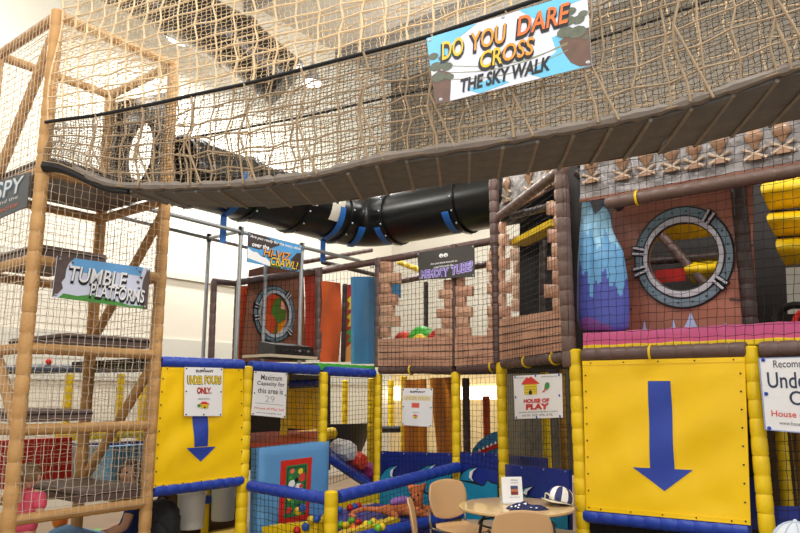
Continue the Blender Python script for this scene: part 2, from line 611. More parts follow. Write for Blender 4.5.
for (u, v, r) in ((.88, .12, .016), (.90, .26, .02), (.87, .38, .022), (.885, .52, .018), (.84, .06, .01), (.155, .12, .014), (.13, .22, .012)):
    mb = MB(); q.poly(mb, [(u - r, v), (u - r * .3, v - r * 2), (u + r, v - r * .6), (u + r * .6, v + r * 2)], .0105); mb.obj('stone_print', rockp, t)
for s, bx in (('TUMBLE', (.13, .19, .74, .56)), ('PLATFORMS', (.36, .55, .955, .86))):
    text(q, s, (bx[0] - .006, bx[1] + .02, bx[2] + .012, bx[3] + .07), black, t, .012, .12, .045)
    text(q, s, bx, white, t, .0145, .12, .012)
grommets(q, t, [(.03, .06), (.97, .06), (.03, .94), (.97, .94)], r=.010)

# i spy sign
q = quad(HL, [(-26, 188), (31, 172), (27.5, 207), (-28, 231)], -.08)
t = thing('hanging_sign', 'dark grey I-SPY sign cut off by the left edge of the photo', 'sign', q.f(.5, 1))
q.sheet(MB(), 6, 4, .008).obj('sign_board', M('sign_charcoal', (70, 74, 78), .5, .08, 8), t)
text(q, 'I-SPY', (.30, .08, .93, .52), M('print_bluegrey', (64, 104, 130), .5, 0), t, .0105, .15, .05)
text(q, 'I-SPY', (.28, .06, .92, .50), M('print_pale', (206, 210, 210), .5, 0), t, .0125, .15, .01)
text(q, 'can you find the', (.08, .56, .84, .68), M('print_pale', (206, 210, 210)), t, .0105, .1, 0)
text(q, 'objects', (.25, .74, .85, .90), M('print_rust', (170, 84, 66), .5, 0), t, .0105, .1, .02)

# ------------------------------------------------------------------ sky walk
SD = V((math.cos(math.radians(-24)), math.sin(math.radians(-24))))
SW = Plane(TF - SD * .02 + V((.05, -.06)), SD)
WID = .62
def curve(pts, off):
    out = [SW.sz(SW.pt(x, y, off)) for x, y in pts]
    out.sort()
    return out
ropeC = curve([(52, 122), (100, 116), (160, 104), (200, 95), (250, 84.5), (300, 71.5), (360, 56), (427, 39), (480, 21), (560, -6), (660, -42), (780, -90)], 0)
nearC = curve([(52, 160), (79, 171), (106, 186), (140, 188), (171, 188), (240, 186), (320, 176), (380, 160), (480, 146), (580, 129), (663, 112), (730, 91), (800, 66)], 0)
farC = curve([(106, 191), (145, 197), (187, 200), (240, 204), (327, 200), (400, 190), (480, 178), (580, 161), (683, 149), (740, 136), (800, 122)], WID)
def ev(c, s, k=.45):
    """smoothed look-up, carried straight on past the last point"""
    tot = wt = 0
    for i in range(-4, 5):
        x = s + i * k / 4
        if x <= c[0][0]: y = c[0][1]
        elif x >= c[-1][0]:
            y = c[-1][1] + (x - c[-1][0]) * 0.03
        else:
            for j in range(len(c) - 1):
                if c[j][0] <= x <= c[j + 1][0]:
                    f = (x - c[j][0]) / max(1e-6, c[j + 1][0] - c[j][0])
                    y = c[j][1] + (c[j + 1][1] - c[j][1]) * f
                    break
        g = 1 - abs(i) / 5
        tot += y * g; wt += g
    return tot / wt
if __import__('os').environ.get('DBG'):
    for nm, c in (('rope', ropeC), ('near', nearC), ('far', farC)):
        print(nm, [(round(a, 2), round(b, 2)) for a, b in c])
S1 = 6.6
zn = lambda s: ev(nearC, s, .2)
zr = lambda s: ev(ropeC, s, .15)
zf = lambda s: zn(s) * .5 + ev(farC, s, .5) * .5 if s > .5 else zn(s)
ZTOP = 5.15
# planks
SKEW = .2
ropew = M('dimmed_rope', (160, 138, 110), .9, .15, 12)
k = 0
s = .42
while s < S1:
    mb = MB()
    a, b = SW.P(s, zn(s) - .01, .03), SW.P(s - SKEW, zf(s - SKEW) - .005, WID - .03)
    c = (a + b) / 2
    tl = random.uniform(-.02, .02)
    ds = (zn(s + .1) - zn(s - .1)) / .2
    ax = V((SD.x, SD.y, ds)).normalized() * .099
    ay = (b - a) / 2 * 1.02
    az = V((0, 0, .016))
    mb.box(c + V((0, 0, tl * .4)), ax, ay, az)
    o = mb.obj('bridge_plank', plank, smooth=False)
    bv = o.modifiers.new('bevel', 'BEVEL'); bv.width = .006; bv.segments = 2
    L(o, 'grey padded cross plank in the floor of the hanging sky walk', 'plank', 'planks of the sky walk floor')
    a2, b2 = SW.P(s + .1, zn(s + .1) - .022, .02), SW.P(s + .1 - SKEW, zf(s + .1 - SKEW) - .018, WID - .01)
    L(MB().tube([a2, a2.lerp(b2, .5) + V((0, 0, -.006)), b2], [.012, .010, .012], 6).obj('cross_rope', M('grey_rope', (150, 142, 130), .9, .2, 14)), 'pale cross rope lashed between two planks under the sky walk floor', 'rope', 'cross ropes under the sky walk floor')
    s += .2
    k += 1
# edging tubes and top rope
def run(fn, off, s0, s1, n=60):
    return [SW.P(s0 + (s1 - s0) * i / n, fn(s0 + (s1 - s0) * i / n), off) for i in range(n + 1)]
edgeN = MB().tube(run(lambda s: zn(s) + .012, 0, .35, S1, 160), [random.uniform(.018, .040) for _ in range(161)], 8).obj('bridge_edge', M('grey_padding', (128, 118, 108), .7, .2, 8, .3, 14)); L(edgeN, 'grey padded edge along the near side of the sky walk floor', 'rope')
edgeF = MB().tube(run(lambda s: zf(s) + .012, WID, .35, S1), .02, 8).obj('bridge_edge', M('dark_padding', (62, 54, 52), .7, .2)); L(edgeF, 'dark padded edge along the far side of the sky walk floor', 'rope')
hem = MB().tube(run(lambda s: zn(s) - .03, .02, 0, .9), [.05 - .03 * i / 60 for i in range(61)], 7).obj('net_hem', blackrope); L(hem, 'bunched black net hem sagging beside the tower under the sky walk', 'net')
rp = MB().tube(run(zr, -.02, 0, S1, 90), .014, 7).obj('hand_rope', blackrope); L(rp, 'black webbing hand rope rising across the near side of the sky walk', 'rope')
rp2 = MB().tube(run(zr, WID + .02, .1, S1, 60), .010, 6).obj('hand_rope', blackrope); L(rp2, 'black webbing hand rope along the far side of the sky walk', 'rope')
def side(off, top, bot, nu, nv, r, mat, jit, stag, label, s0=.02, s1=S1, wob=.03, sides=3):
    def fn(u, v):
        s = s0 + (s1 - s0) * u
        z1, z0 = top(s), bot(s)
        return SW.P(s, z1 + (z0 - z1) * v, off + wob * math.sin(9 * u + 5 * v) * math.sin(PI * v))
    mb = MB(); mb.net(fn, nu, nv, r, jit, stag, sides)
    return L(mb.obj('cargo_net' if r > .005 else 'safety_net', mat, smooth=False), label, 'net')
tz = lambda s: ZTOP
ropew = M('dimmed_rope', (160, 138, 110), .9, .15, 12)
side(-.015, tz, zr, 40, 14, .0068, rope, .06, .06, 'thick tan cargo net above the black rope of the sky walk', sides=5, wob=.05)
side(-.015, zr, zn, 40, 6, .0064, ropew, .09, .07, 'thick greyed cargo net hanging below the black rope of the sky walk', sides=5)  # lower net coloured greyer for the dimming by the dark mesh over it
side(.015, tz, zr, 150, 50, .0026, twine, .11, .12, 'fine tan mesh backing the cargo net above the black rope')
side(.015, zr, zn, 150, 19, .0024, M('dimmed_twine', (150, 132, 110), .9, .1), .12, .12, 'fine greyed mesh backing the cargo net below the black rope')  # same dimming put into the twine colour
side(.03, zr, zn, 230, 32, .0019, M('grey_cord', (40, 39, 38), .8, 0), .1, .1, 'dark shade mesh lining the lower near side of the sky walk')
side(WID + .015, lambda s: zr(s) + .8, zf, 40, 10, .0055, rope, .10, .10, 'thick tan cargo net on the far side of the sky walk', sides=4)
# rope droppers that carry the planks
for i in range(13):
    s = .55 + i * .46
    pa = [SW.P(s + .03 * math.sin(j), zr(s) + (zn(s) - zr(s)) * j / 8, -.03 + .01 * math.sin(j * 2 + i)) for j in range(9)]
    pa2 = [pa[4] + V((SD.x, SD.y, 0)) * .16 * j / 4 + V((0, 0, (zn(s) - pa[4].z) * j / 4)) for j in range(5)]
    o = MB().tube(pa, .0075, 6).tube(pa2, .007, 6).obj('dropper_rope', M('dimmed_rope', (176, 150, 118)))
    L(o, 'forked tan dropper rope carrying the near edge of the sky walk', 'rope', 'dropper ropes of the sky walk')

# do you dare banner
q = quad(SW, [(427, 39), (587, -9), (592, 66), (436, 105)], -.06)
t = thing('hanging_banner', 'large banner reading DO YOU DARE CROSS THE SKY WALK on the tan net', 'banner', q.f(.5, 1))
q.sheet(MB(), 10, 6, .008).obj('banner_sheet', M('banner_white', (232, 236, 248), .35, .02), t)
skyp = M('banner_sky_light', (112, 200, 236), .4, .10, 5)
for pts in ([(0, 0), (.34, 0), (.12, .22), (.16, .36), (.06, .5), (0, .5)], [(.6, 0), (1, 0), (1, .1), (.9, .12), (.78, .3), (.7, .2)], [(.7, 1), (.62, .9), (.8, .7), (.78, .5), (.9, .45), (1, .5), (1, 1)], [(.3, 1), (.22, .9), (.4, .82), (.5, .95)]):
    mb = MB(); q.poly(mb, pts, .0095); mb.obj('sky_print', skyp, t)
rk = M('banner_boulder', (98, 104, 86), .5, .3, 30)
rk2 = M('banner_cliff', (108, 80, 66), .5, .25, 20)
for pts, m_ in (([(0, .58), (.06, .52), (.13, .6), (.12, .78), (.1, 1), (0, 1)], rk2), ([(.82, .58), (.9, .5), (1, .5), (1, 1), (.93, .98), (.88, .9), (.84, .74)], rk2)):
    mb = MB(); q.poly(mb, pts, .010); mb.obj('cliff_print', m_, t)
for u, v, r in ((.03, .3, .035), (.09, .36, .03), (.04, .46, .045), (.11, .5, .04), (.05, .62, .05), (.12, .66, .03), (.9, .22, .035), (.88, .34, .045), (.94, .36, .04), (.86, .48, .05), (.93, .52, .055), (.97, .3, .03), (.98, .62, .02)):
    mb = MB(); q.disc(mb, u, v, r, 1.5, .0108 + random.uniform(0, .001), 9); mb.obj('boulder_print', rk, t)
for v0, v1 in ((.6, .62), (.5, .64), (.7, .72)):
    mb = MB(); n = 14
    q.poly(mb, [(.13 + .74 * i / n, v0 + .12 * math.sin(PI * i / n) + (v1 - v0) * i / n - .004) for i in range(n + 1)] + [(.13 + .74 * i / n, v0 + .12 * math.sin(PI * i / n) + (v1 - v0) * i / n + .006) for i in range(n, -1, -1)], .0102)
    mb.obj('rope_print', M('print_olive', (150, 150, 110), .5, 0), t)
y1 = M('print_yellow', (250, 200, 40), .4, .05); o1 = M('print_amber', (250, 160, 50), .4, .05); o2 = M('print_orange', (245, 120, 50), .4, .05)
for s, bx, m_, sl in (('DO', (.085, .13, .235, .40), y1, 0), ('YOU', (.29, .12, .515, .39), o1, 0), ('DARE', (.575, .09, .90, .36), o2, 0), ('CR', (.33, .43, .465, .67), y1, 0), ('OSS', (.475, .42, .675, .66), o1, 0)):
    text(q, s, (bx[0] - .016, bx[1] + .02, bx[2] + .004, bx[3] + .045), black, t, .012, .25, .06)
    text(q, s, bx, m_, t, .0145, .25, .012)
text(q, 'THE SKY WALK', (.185, .735, .765, .93), black, t, .0125, .3, .035)
grommets(q, t, [(.02, .04), (.98, .04), (.98, .95), (.04, .95), (.5, .02)], r=.012)

# black crawl chute high behind the net, with its oval mouth
def pipe_section(mb, path, r, seg=24):
    mb.tube(path, r, seg)
def black_tube(path_px, Ys, r, name, label):
    pts = [at_y(x, y, Y) for (x, y), Y in zip(path_px, Ys)]
    t = thing(name, label, 'crawl tube', pts[0])
    for i in range(len(pts) - 1):
        MB().tube([pts[i].lerp(pts[i + 1], k / 4) for k in range(5)], r, 22).obj('tube_section', dark, t)
        d = (pts[i + 1] - pts[i]).normalized()
        MB().tube([pts[i] - d * .04, pts[i] + d * .04], r * 1.09, 22).obj('flange', dark, t)
    return t
black_tube([(118, -25), (178, 10), (236, 42), (286, 84)], [9.6, 9.7, 9.8, 10.0], .42, 'crawl_tube', 'black crawl tube sloping behind the tan net near the ceiling lamps')
# ------------------------------------------------------------------ play frame: posts, rails, decks
R1 = .058
PF = lambda pl, px, y, off=0: pl.pt(px, y, off)
ZD = FD.pt(660, 352).z
# yellow posts
post('padded_post', 'yellow padded post at the right end of the left yellow arrow panel', FA, 246, 366, None, R1, yelp)
post('padded_post', 'yellow padded post at the corner of the two blue rails, right of the yellow curtains', FA, 323, 372, None, R1 * .9, yelp)
post('padded_post', 'slim yellow padded post under the left stone window column', FB, 378, 374, None, R1 * .9, yelp)
post('padded_post', 'slim yellow padded post right of the orange curtains, between the two wave panels', FB, 456, 372, None, R1 * .9, yelp)
post('padded_post', 'yellow padded post left of the HOUSE OF PLAY board', FB, 502, 362, None, R1, yelp)
post('padded_post', 'thick yellow padded post at the left edge of the large right arrow panel', FD, 577, 349, None, .056, yelp)
post('padded_post', 'thick yellow padded post at the right edge of the large right arrow panel', FD, 755, 346, None, .056, yelp)
post('padded_post', 'yellow padded post beyond the right frame edge under the pink ledge', FD, 905, 346, None, .056, yelp)
# brown posts of the upper floor
post('padded_post', 'brown padded post left of the left stone window column', FB, 378, 258, 372, .05, brn, z0=ZD)
post('padded_post', 'brown padded post between the two stone windows', FB, 456, 244, 372, .04, brn, z0=ZD)
post('padded_post', 'brown padded corner post at the left end of the skull panel bay', FB, 499, 168, 372, R1, brn, z0=ZD)
zt = FD.pt(572, 160).z
post('padded_post', 'thick brown padded post beside the hanging blue bag', FD, 571, 0, 0, .064, M('brown_post_foam', (104, 82, 74), .45, .12, 8, .3, 14), z0=ZD - .1, z1=zt)
post('padded_post', 'dark brown padded post right of the large porthole panel', FD, 757, 170, None, .06, M('dark_brown_foam', (58, 44, 40), .5, .12), off=.42, z0=ZD)
post('padded_post', 'dark brown padded post beyond the right frame edge', FD, 905, 150, None, .06, M('dark_brown_foam', (58, 44, 40)), z0=ZD)

def rl(label, pl, a, b, r, mat, straps=(), off=0.0, name='padded_rail', pitch=.13):
    return rail(name, label, pl.pt(a[0], a[1], off), pl.pt(b[0], b[1], off), r, mat, straps, 'rail', None, pitch)
# deck rails
rl('blue padded rail along the top of the left yellow arrow panel', FA, (160, 362), (243, 365), .055, blu)
rl('blue padded rail under the black mixer, between two yellow posts', FA, (250, 366), (318, 370), .055, blu)
rl('blue padded rail under the green ledge', FA, (326, 371), (374, 373.5), .055, blu)
rl('brown padded rail under the left stone window', FB, (380, 370), (453, 369), .052, brn, (.45,))
rl('brown padded rail under the right stone window', FB, (458, 369), (498, 366), .052, brn, (.85,))
rl('brown padded rail above the HOUSE OF PLAY board', FC, (504, 364), (572, 356), .055, brn, (.4, .8))
rl('brown padded rail along the top of the large right arrow panel', FD, (583, 355.5), (748, 350), .062, brn, (.45,))
rl('brown padded rail above the white capacity board at the right edge', FD, (760, 350), (905, 345), .062, brn, (.5,))
rl('blue padded rail along the foot of the left yellow arrow panel', FA, (152, 491), (242, 480), .055, blu)
rl('blue padded rail along the foot of the large right arrow panel', FD, (585, 515), (751, 531), .060, blu)
# upper rails
rl('brown padded top rail over the stone windows', FB, (300, 275), (498, 240), .045, brn, off=.05)
rl('brown padded top rail from the corner towards the left porthole panel', FA, (238, 282), (376, 262), .045, brn, off=1.15)
rl('brown padded top rail in front of the skull panel above the porthole', FD, (606, 203.5), (905, 152), .055, M('brown_post_foam', (104, 82, 74)), (.13,))
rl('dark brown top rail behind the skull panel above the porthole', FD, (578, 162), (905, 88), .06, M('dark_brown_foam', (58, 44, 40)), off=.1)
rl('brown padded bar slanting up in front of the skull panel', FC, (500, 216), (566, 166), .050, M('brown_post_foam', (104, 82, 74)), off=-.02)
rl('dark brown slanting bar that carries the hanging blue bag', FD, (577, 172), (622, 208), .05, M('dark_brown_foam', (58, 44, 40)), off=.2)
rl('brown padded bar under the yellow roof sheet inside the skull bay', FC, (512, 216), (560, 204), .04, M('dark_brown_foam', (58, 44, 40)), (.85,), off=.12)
# decks (floor of the upper level)
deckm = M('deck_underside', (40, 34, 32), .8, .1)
def deck(label, pl, x0, x1, o0, o1, z, mat=deckm):
    a, b = pl.xy(x0), pl.xy(x1)
    mb = MB()
    n = pl.n
    c = (a + b) / 2 + n * (o0 + o1) / 2
    h = (b - a) / 2; g = n * (o1 - o0) / 2
    mb.box((c.x, c.y, z - .03), (h.x, h.y, 0), (g.x, g.y, 0), (0, 0, .03))
    return L(mb.obj('deck_board', mat, smooth=False), label, 'deck')
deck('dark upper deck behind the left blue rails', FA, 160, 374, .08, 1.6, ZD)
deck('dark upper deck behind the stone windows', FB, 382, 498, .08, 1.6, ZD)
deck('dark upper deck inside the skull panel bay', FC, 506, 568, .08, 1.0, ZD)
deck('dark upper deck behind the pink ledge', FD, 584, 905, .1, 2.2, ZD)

# ------------------------------------------------------------------ yellow arrow panels
def yellow_panel(pl, px, off, label, arrow, holes, bulge):
    q = quad(pl, px, off, bulge)
    t = thing('arrow_panel', label, 'panel', q.f(.5, 1))
    q.sheet(MB(), 40, 30, .012).obj('vinyl_sheet', yel, t)
    mb = MB()
    def uvp(x, y):
        return q.uv(pl.pt(x, y, off))
    s4, h3 = arrow
    a = [uvp(*p) for p in s4]; b = [uvp(*p) for p in h3]
    q.patch(mb, [V((x, y, 0)) for x, y in a], 6, 14, .0155)
    q.patch(mb, [V((x, y, 0)) for x, y in (b[0], b[1], b[2], b[2])], 14, 10, .0155)
    mb.obj('arrow_print', arrowb, t)
    for u, v in holes:
        p = q.f(u, v, .015)
        MB().sphere(p, .007, 8, 5).obj('grommet', black, t)
    # hem lines stitched round the sheet
    for r_ in ((0, 0, 1, .03), (0, .97, 1, 1)):
        mb = MB(); q.sheet(mb, 20, 1, .004, .012, r_); mb.obj('hem', yel, t)
    return q, t
def wr(u, v):
    e = min(1, min(u, 1 - u, v, 1 - v) * 8)
    return e * (.010 * math.sin(7 * u + 2 * v + 1) * math.sin(5 * v + .5) + .006 * math.sin(23 * u + 3 * math.sin(4 * v)) * (1 - v) + .006 * math.sin(17 * v + 9 * u))
hl = [(.02, .1 + .11 * i) for i in range(9)] + [(.975, .1 + .11 * i) for i in range(9)] + [(.06 + .22 * i, .015) for i in range(5)] + [(.1 + .2 * i, .985) for i in range(5)]
q1, t1 = yellow_panel(FA, [(161, 367), (242, 369), (243, 478), (152, 488)], -.02, 'smaller yellow vinyl panel with blue down arrow beside the tan tower', ([(192, 414), (207, 413), (207, 446), (193, 447)], [(184.5, 448), (215.5, 446.5), (200, 461.5)]), hl, wr)
q2, t2 = yellow_panel(FD, [(583, 361), (745, 357), (751, 525), (587, 510)], -.03, 'large yellow vinyl panel with long blue down arrow in the right foreground', ([(648, 381), (671, 381), (675, 469), (651, 469)], [(634, 467), (693, 470), (665, 491)]), hl, wr)

# ------------------------------------------------------------------ paper and board signs
def board(pl, px, off, label, name='notice', cat='sign', mat=white, th=.006, bulge=None):
    q = quad(pl, px, off, bulge)
    t = thing(name, label, cat, q.f(.5, 1))
    q.sheet(MB(), 8, 8, th).obj('sheet', mat, t)
    return q, t
gr = M('print_grey', (70, 70, 76), .5, 0); yt = M('print_gold', (236, 206, 40), .5, 0); rt = M('print_red', (220, 62, 50), .5, 0); gt = M('print_green', (60, 140, 70), .5, 0); pt_ = M('print_salmon', (232, 120, 100), .5, 0)
six = [(.04, .03), (.96, .03), (.04, .5), (.96, .5), (.04, .97), (.96, .97)]
def house(q, t, u, v, w, h, d=.0085):
    mb = MB(); q.poly(mb, [(u - w * .42, v), (u + w * .42, v), (u + w * .42, v + h * .6), (u - w * .42, v + h * .6)], d); mb.obj('house_print', yt, t)
    for i in range(1, 4):
        mb = MB(); y = v + h * .6 * i / 4; q.poly(mb, [(u - w * .42, y), (u + w * .42, y), (u + w * .42, y + h * .02), (u - w * .42, y + h * .02)], d + .001); mb.obj('brick_print', gr, t)
    mb = MB(); q.poly(mb, [(u - w * .62, v), (u - w * .25, v - h * .42), (u - w * .05, v - h * .36), (u + w * .05, v - h * .46), (u + w * .62, v)], d + .0012); mb.obj('roof_print', rt, t)
    mb = MB(); q.poly(mb, [(u - w * .1, v + h * .6), (u - w * .1, v + h * .42), (u, v + h * .32), (u + w * .1, v + h * .42), (u + w * .1, v + h * .6)], d + .0015); mb.obj('door_print', black, t)
# under fours only
q, t = board(FA, [(184.5, 367), (222.5, 368), (221.5, 416), (184, 416)], -.05, 'white UNDER FOURS ONLY notice hung on the smaller yellow arrow panel', 'notice')
text(q, 'ELEPHANT', (.28, .05, .74, .10), black, t, .008, 0, .04)
for s, b in (('UNDER', (.07, .18, .46, .35)), ('FOURS', (.52, .17, .95, .34))):
    text(q, s, (b[0] - .015, b[1] - .01, b[2] + .015, b[3] + .012), gr, t, .0075, 0, .08)
    text(q, s, b, yt, t, .009, 0, .03)
text(q, 'ONLY.', (.31, .41, .70, .55), black, t, .0075, 0, .06)
text(q, 'ONLY.', (.32, .41, .69, .54), rt, t, .009, 0, .02)
text(q, 'HOUSE OF PLAY', (.35, .63, .66, .67), gr, t, .008)
house(q, t, .52, .76, .24, .14)
mb = MB(); q.disc(mb, .37, .79, .05, .7); mb.obj('tree_print', gt, t)
grommets(q, t, six + [(.5, .03), (.5, .97)], black, .007)
# maximum capacity
q, t = board(FA, [(254, 371), (287, 373), (285, 418), (251, 415)], -.075, 'white notice reading Maximum Capacity for this area is 29, under the blue rail', 'notice')
text(q, 'Maximum', (.2, .07, .84, .19), gr, t, .008, 0, .01)
text(q, 'Capacity for', (.1, .22, .93, .34), gr, t, .008, 0, .01)
text(q, 'this area is', (.13, .37, .88, .49), gr, t, .008, 0, .01)
text(q, '29', (.36, .54, .64, .68), M('print_pale_grey', (170, 172, 178), .5, 0), t, .008, 0, -.01)
mb = MB(); q.poly(mb, [(.08, .715), (.92, .725), (.92, .732), (.08, .722)], .008); mb.obj('line_print', gr, t)
text(q, 'House of Play Ltd', (.07, .80, .93, .87), rt, t, .008, 0, .005)
text(q, 'www.houseofplay.com', (.12, .91, .86, .95), gr, t, .008)
grommets(q, t, six, black, .007)
# notice hung in the net over the wave panels
q, t = board(FB, [(403, 388), (433, 388.5), (432, 427), (402, 425)], -.05, 'small white notice tied to the net in front of the orange curtains', 'notice')
text(q, 'ELEPHANT', (.26, .07, .76, .12), black, t, .008, 0, .04)
mb = MB(); q.poly(mb, [(.04, .19), (.96, .19), (.96, .33), (.04, .33)], .0075); mb.obj('band_print', M('print_cream', (240, 228, 190), .5, 0), t)
text(q, 'UNDER FOURS', (.08, .22, .92, .31), M('print_beige', (214, 196, 140), .5, 0), t, .009, 0, .02)
mb = MB(); q.poly(mb, [(.32, .39), (.58, .39), (.58, .52), (.32, .52)], .0075); mb.obj('block_print', pt_, t)
text(q, 'ONLY', (.35, .42, .56, .49), rt, t, .009, 0, .02)
house(q, t, .46, .74, .16, .1)
text(q, 'HOUSE OF PLAY', (.36, .63, .58, .66), gr, t, .008)
grommets(q, t, six + [(.5, .03)], black, .008)
# house of play
q, t = board(FC, [(514, 376), (562, 373.5), (563, 417.5), (515.5, 419)], -.09, 'white HOUSE OF PLAY board with a red-roofed house logo on the angled bay', 'sign_board')
house(q, t, .385, .21, .33, .40)
mb = MB(); q.poly(mb, [(.67, .34), (.69, .22), (.73, .18), (.77, .2), (.78, .28), (.74, .36)], .0085); mb.obj('tree_print', gt, t)
mb = MB(); q.poly(mb, [(.63, .40), (.70, .32), (.72, .34), (.65, .42)], .009); mb.obj('trunk_print', rt, t)
text(q, 'HOUSE OF', (.225, .55, .77, .645), M('print_crimson', (206, 40, 40), .5, 0), t, .009, .05, .05)
text(q, 'PLAY', (.27, .665, .76, .80), M('print_crimson', (206, 40, 40)), t, .009, .05, .06)
text(q, 'www.houseofplay.com', (.1, .83, .92, .88), gr, t, .008)
text(q, 'tel 01 555 496 676', (.18, .90, .82, .95), gr, t, .008)
text(q, 'soft play', (.06, .03, .26, .07), gr, t, .008); text(q, 'adventure', (.62, .03, .92, .07), gr, t, .008)
grommets(q, t, six + [(.5, .02), (.5, .98)], blu, .012)
# recommended capacity board
q, t = board(FD, [(758.5, 358), (888, 354), (893, 441), (765, 430)], -.10, 'white board beginning Recommended, cut off by the right edge of the photo', 'sign_board')
inkb = M('print_navy', (52, 60, 88), .5, 0)
text(q, 'Recommended', (.12, .04, .56, .14), gr, t, .008, 0, .005)
text(q, 'Under 12s', (.06, .20, .68, .42), inkb, t, .008, 0, .012)
text(q, 'Only', (.23, .45, .56, .70), inkb, t, .008, 0, .01)
text(q, 'House of Play', (.07, .72, .52, .83), rt, t, .0085, 0, .01)
text(q, 'www.houseofplay.com', (.13, .86, .50, .925), gr, t, .008)
for a, b in (((0, 0), (1, .012)), ((0, .985), (1, 1)), ((0, 0), (.012, 1)), ((.99, 0), (1, 1))):
    mb = MB(); q.poly(mb, [(a[0], a[1]), (b[0], a[1]), (b[0], b[1]), (a[0], b[1])], .0078); mb.obj('border_print', M('print_lilac', (150, 166, 210), .5, 0), t)
grommets(q, t, six, blu, .014)

# ------------------------------------------------------------------ stone window wall (middle, upper floor)
def stone_block(mb, pl, x0, y0, x1, y1, off, th=.05):
    """one moulded block of the padded stonework, edges rounded"""
    q = quad(pl, [(x0, y0), (x1, y0), (x1, y1), (x0, y1)], off)
    def bl(u, v):
        e = min(u, 1 - u, v, 1 - v)
        return -th * .35 * max(0, 1 - e * 7) + random.uniform(-.002, .002)
    mb.grid(lambda u, v: q.f(u, v, th + bl(u, v)), 6, 4, th, -q.n)
def stone_column(label, pl, xl, xr, y0, y1, n, off, jl, jr, th=.05):
    t = thing('stone_column', label, 'padded column', pl.pt((xl + xr) / 2, y1, off))
    for i in range(n):
        a = y0 + (y1 - y0) * i / n; b = y0 + (y1 - y0) * (i + 1) / n - .5
        mb = MB()
        stone_block(mb, pl, xl + (random.uniform(-jl, 0) if i % 2 else random.uniform(0, jl)), a, xr + (random.uniform(0, jr) if i % 2 else random.uniform(-jr, 0)), b, off, th)
        mb.obj('stone_block', stone if random.random() < .6 else M('stone_vinyl_pale', (208, 164, 134), .45, .22, 6, .25, 6), t)
    return t
stone_column('jagged brown stone-block column at the left of the left window opening', FB, 381, 397, 262, 338, 7, 0, 1, 7)
stone_column('jagged brown stone-block column left of the middle window post', FB, 441, 454.5, 280, 338, 6, 0, 6, 1)
stone_column('jagged brown stone-block column right of the middle window post', FB, 457.5, 470, 276, 338, 6, 0, 1, 6)
stone_column('jagged brown stone-block column at the far right of the stone windows', FB, 489.5, 495.5, 250, 340, 8, .0, 3, .5)
stone_column('jagged stone-block column at the left of the skull panel bay', FC, 502, 507, 222, 318, 8, 0, .5, 4)
stone_column('jagged stone-block column beside the thick brown post', FC, 553, 563, 188, 312, 9, 0, 6, 1)
def stone_sill(label, pl, px, off, rows, bul=.02):
    q = quad(pl, px, off, lambda u, v: bul * math.sin(PI * u) * math.sin(PI * v) + .004 * math.sin(11 * u + 4 * v))
    t = thing('stone_panel', label, 'padded panel', q.f(.5, 1))
    q.sheet(MB(), 20, 10, .04).obj('vinyl_panel', stone, t)
    for i in range(1, rows):
        v = i / rows
        mb = MB(); n = 12
        q.patch(mb, [V((0, v - .012, 0)), V((1, v - .012 + .02 * (i % 2), 0)), V((1, v + .012 + .02 * (i % 2), 0)), V((0, v + .012, 0))], 16, 1, .0435)
        mb.obj('seam', mortar, t)
    return t
stone_sill('brown stone-print vinyl panel under the left window opening', FB, [(380, 339), (454, 337), (454, 366), (380, 366)], 0, 4)
stone_sill('brown stone-print vinyl panel under the right window opening', FB, [(457, 337), (498, 335), (498, 363), (457, 366)], 0, 4)
stone_sill('brown stone-print vinyl panel on the angled bay above the HOUSE OF PLAY board', FC, [(503, 319), (569, 309), (570, 350), (503, 360)], 0, 5)

# soft domes on the sill
def dome(px, py, r, mat, label, off=.55):
    c = FB.pt(px, py, off)
    mb = MB()
    mb.lathe((c.x, c.y, c.z), [(r * math.cos(a * PI / 16), r * math.sin(a * PI / 16)) for a in range(8)], 18)
    t = mb.obj('foam_dome', mat)
    MB().lathe((c.x, c.y, c.z - .03), [(r * 1.02, 0), (r * 1.02, .035)], 18).obj('rim', mat, t)
    return L(t, label, 'soft play dome')
dome(404, 341, .13, M('dome_red', (226, 70, 30), .4, .06), 'orange-red foam dome at the left of three on the window sill', .45)
dome(422, 341, .19, M('dome_green', (70, 190, 50), .4, .06), 'large green foam dome in the middle of the window sill', .55)
dome(438, 341, .14, M('dome_crimson', (206, 40, 30), .4, .06), 'crimson foam dome right of the green one on the window sill', .45)
dome(420, 342, .10, M('dome_yellow', (240, 200, 40), .4, .06), 'low yellow foam dome in front of the green dome', .33)
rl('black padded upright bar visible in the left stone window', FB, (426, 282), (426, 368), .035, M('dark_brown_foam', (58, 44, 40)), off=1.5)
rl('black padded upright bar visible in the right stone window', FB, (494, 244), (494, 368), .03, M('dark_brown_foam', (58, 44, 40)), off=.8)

# memory tube banner
q = quad(FB, [(417.5, 253), (474.5, 245), (475, 277), (419.5, 280)], -.08, lambda u, v: .015 * math.sin(PI * u))
t = thing('hanging_banner', 'charcoal banner with cartoon eyes and purple lettering over the stone windows', 'banner', q.f(.5, 1))
q.sheet(MB(), 10, 6, .006).obj('banner_sheet', M('banner_charcoal', (66, 64, 60), .45, .1, 5), t)
for u in (.445, .525):
    mb = MB(); q.disc(mb, u, .22, .04, 1.75, .009); mb.obj('eye_print', white, t)
    mb = MB(); q.disc(mb, u + .005, .25, .012, 1.75, .0105, 8); mb.obj('pupil_print', black, t)
text(q, 'Are you brave enough to', (.24, .42, .72, .51), white, t, .009, .2, .02, slope=-.03)
text(q, 'crawl through the', (.30, .55, .65, .64), white, t, .009, .2, .02, slope=-.03)
lav = M('print_lavender', (190, 176, 232), .5, 0); vio = M('print_violet', (88, 70, 160), .5, 0)
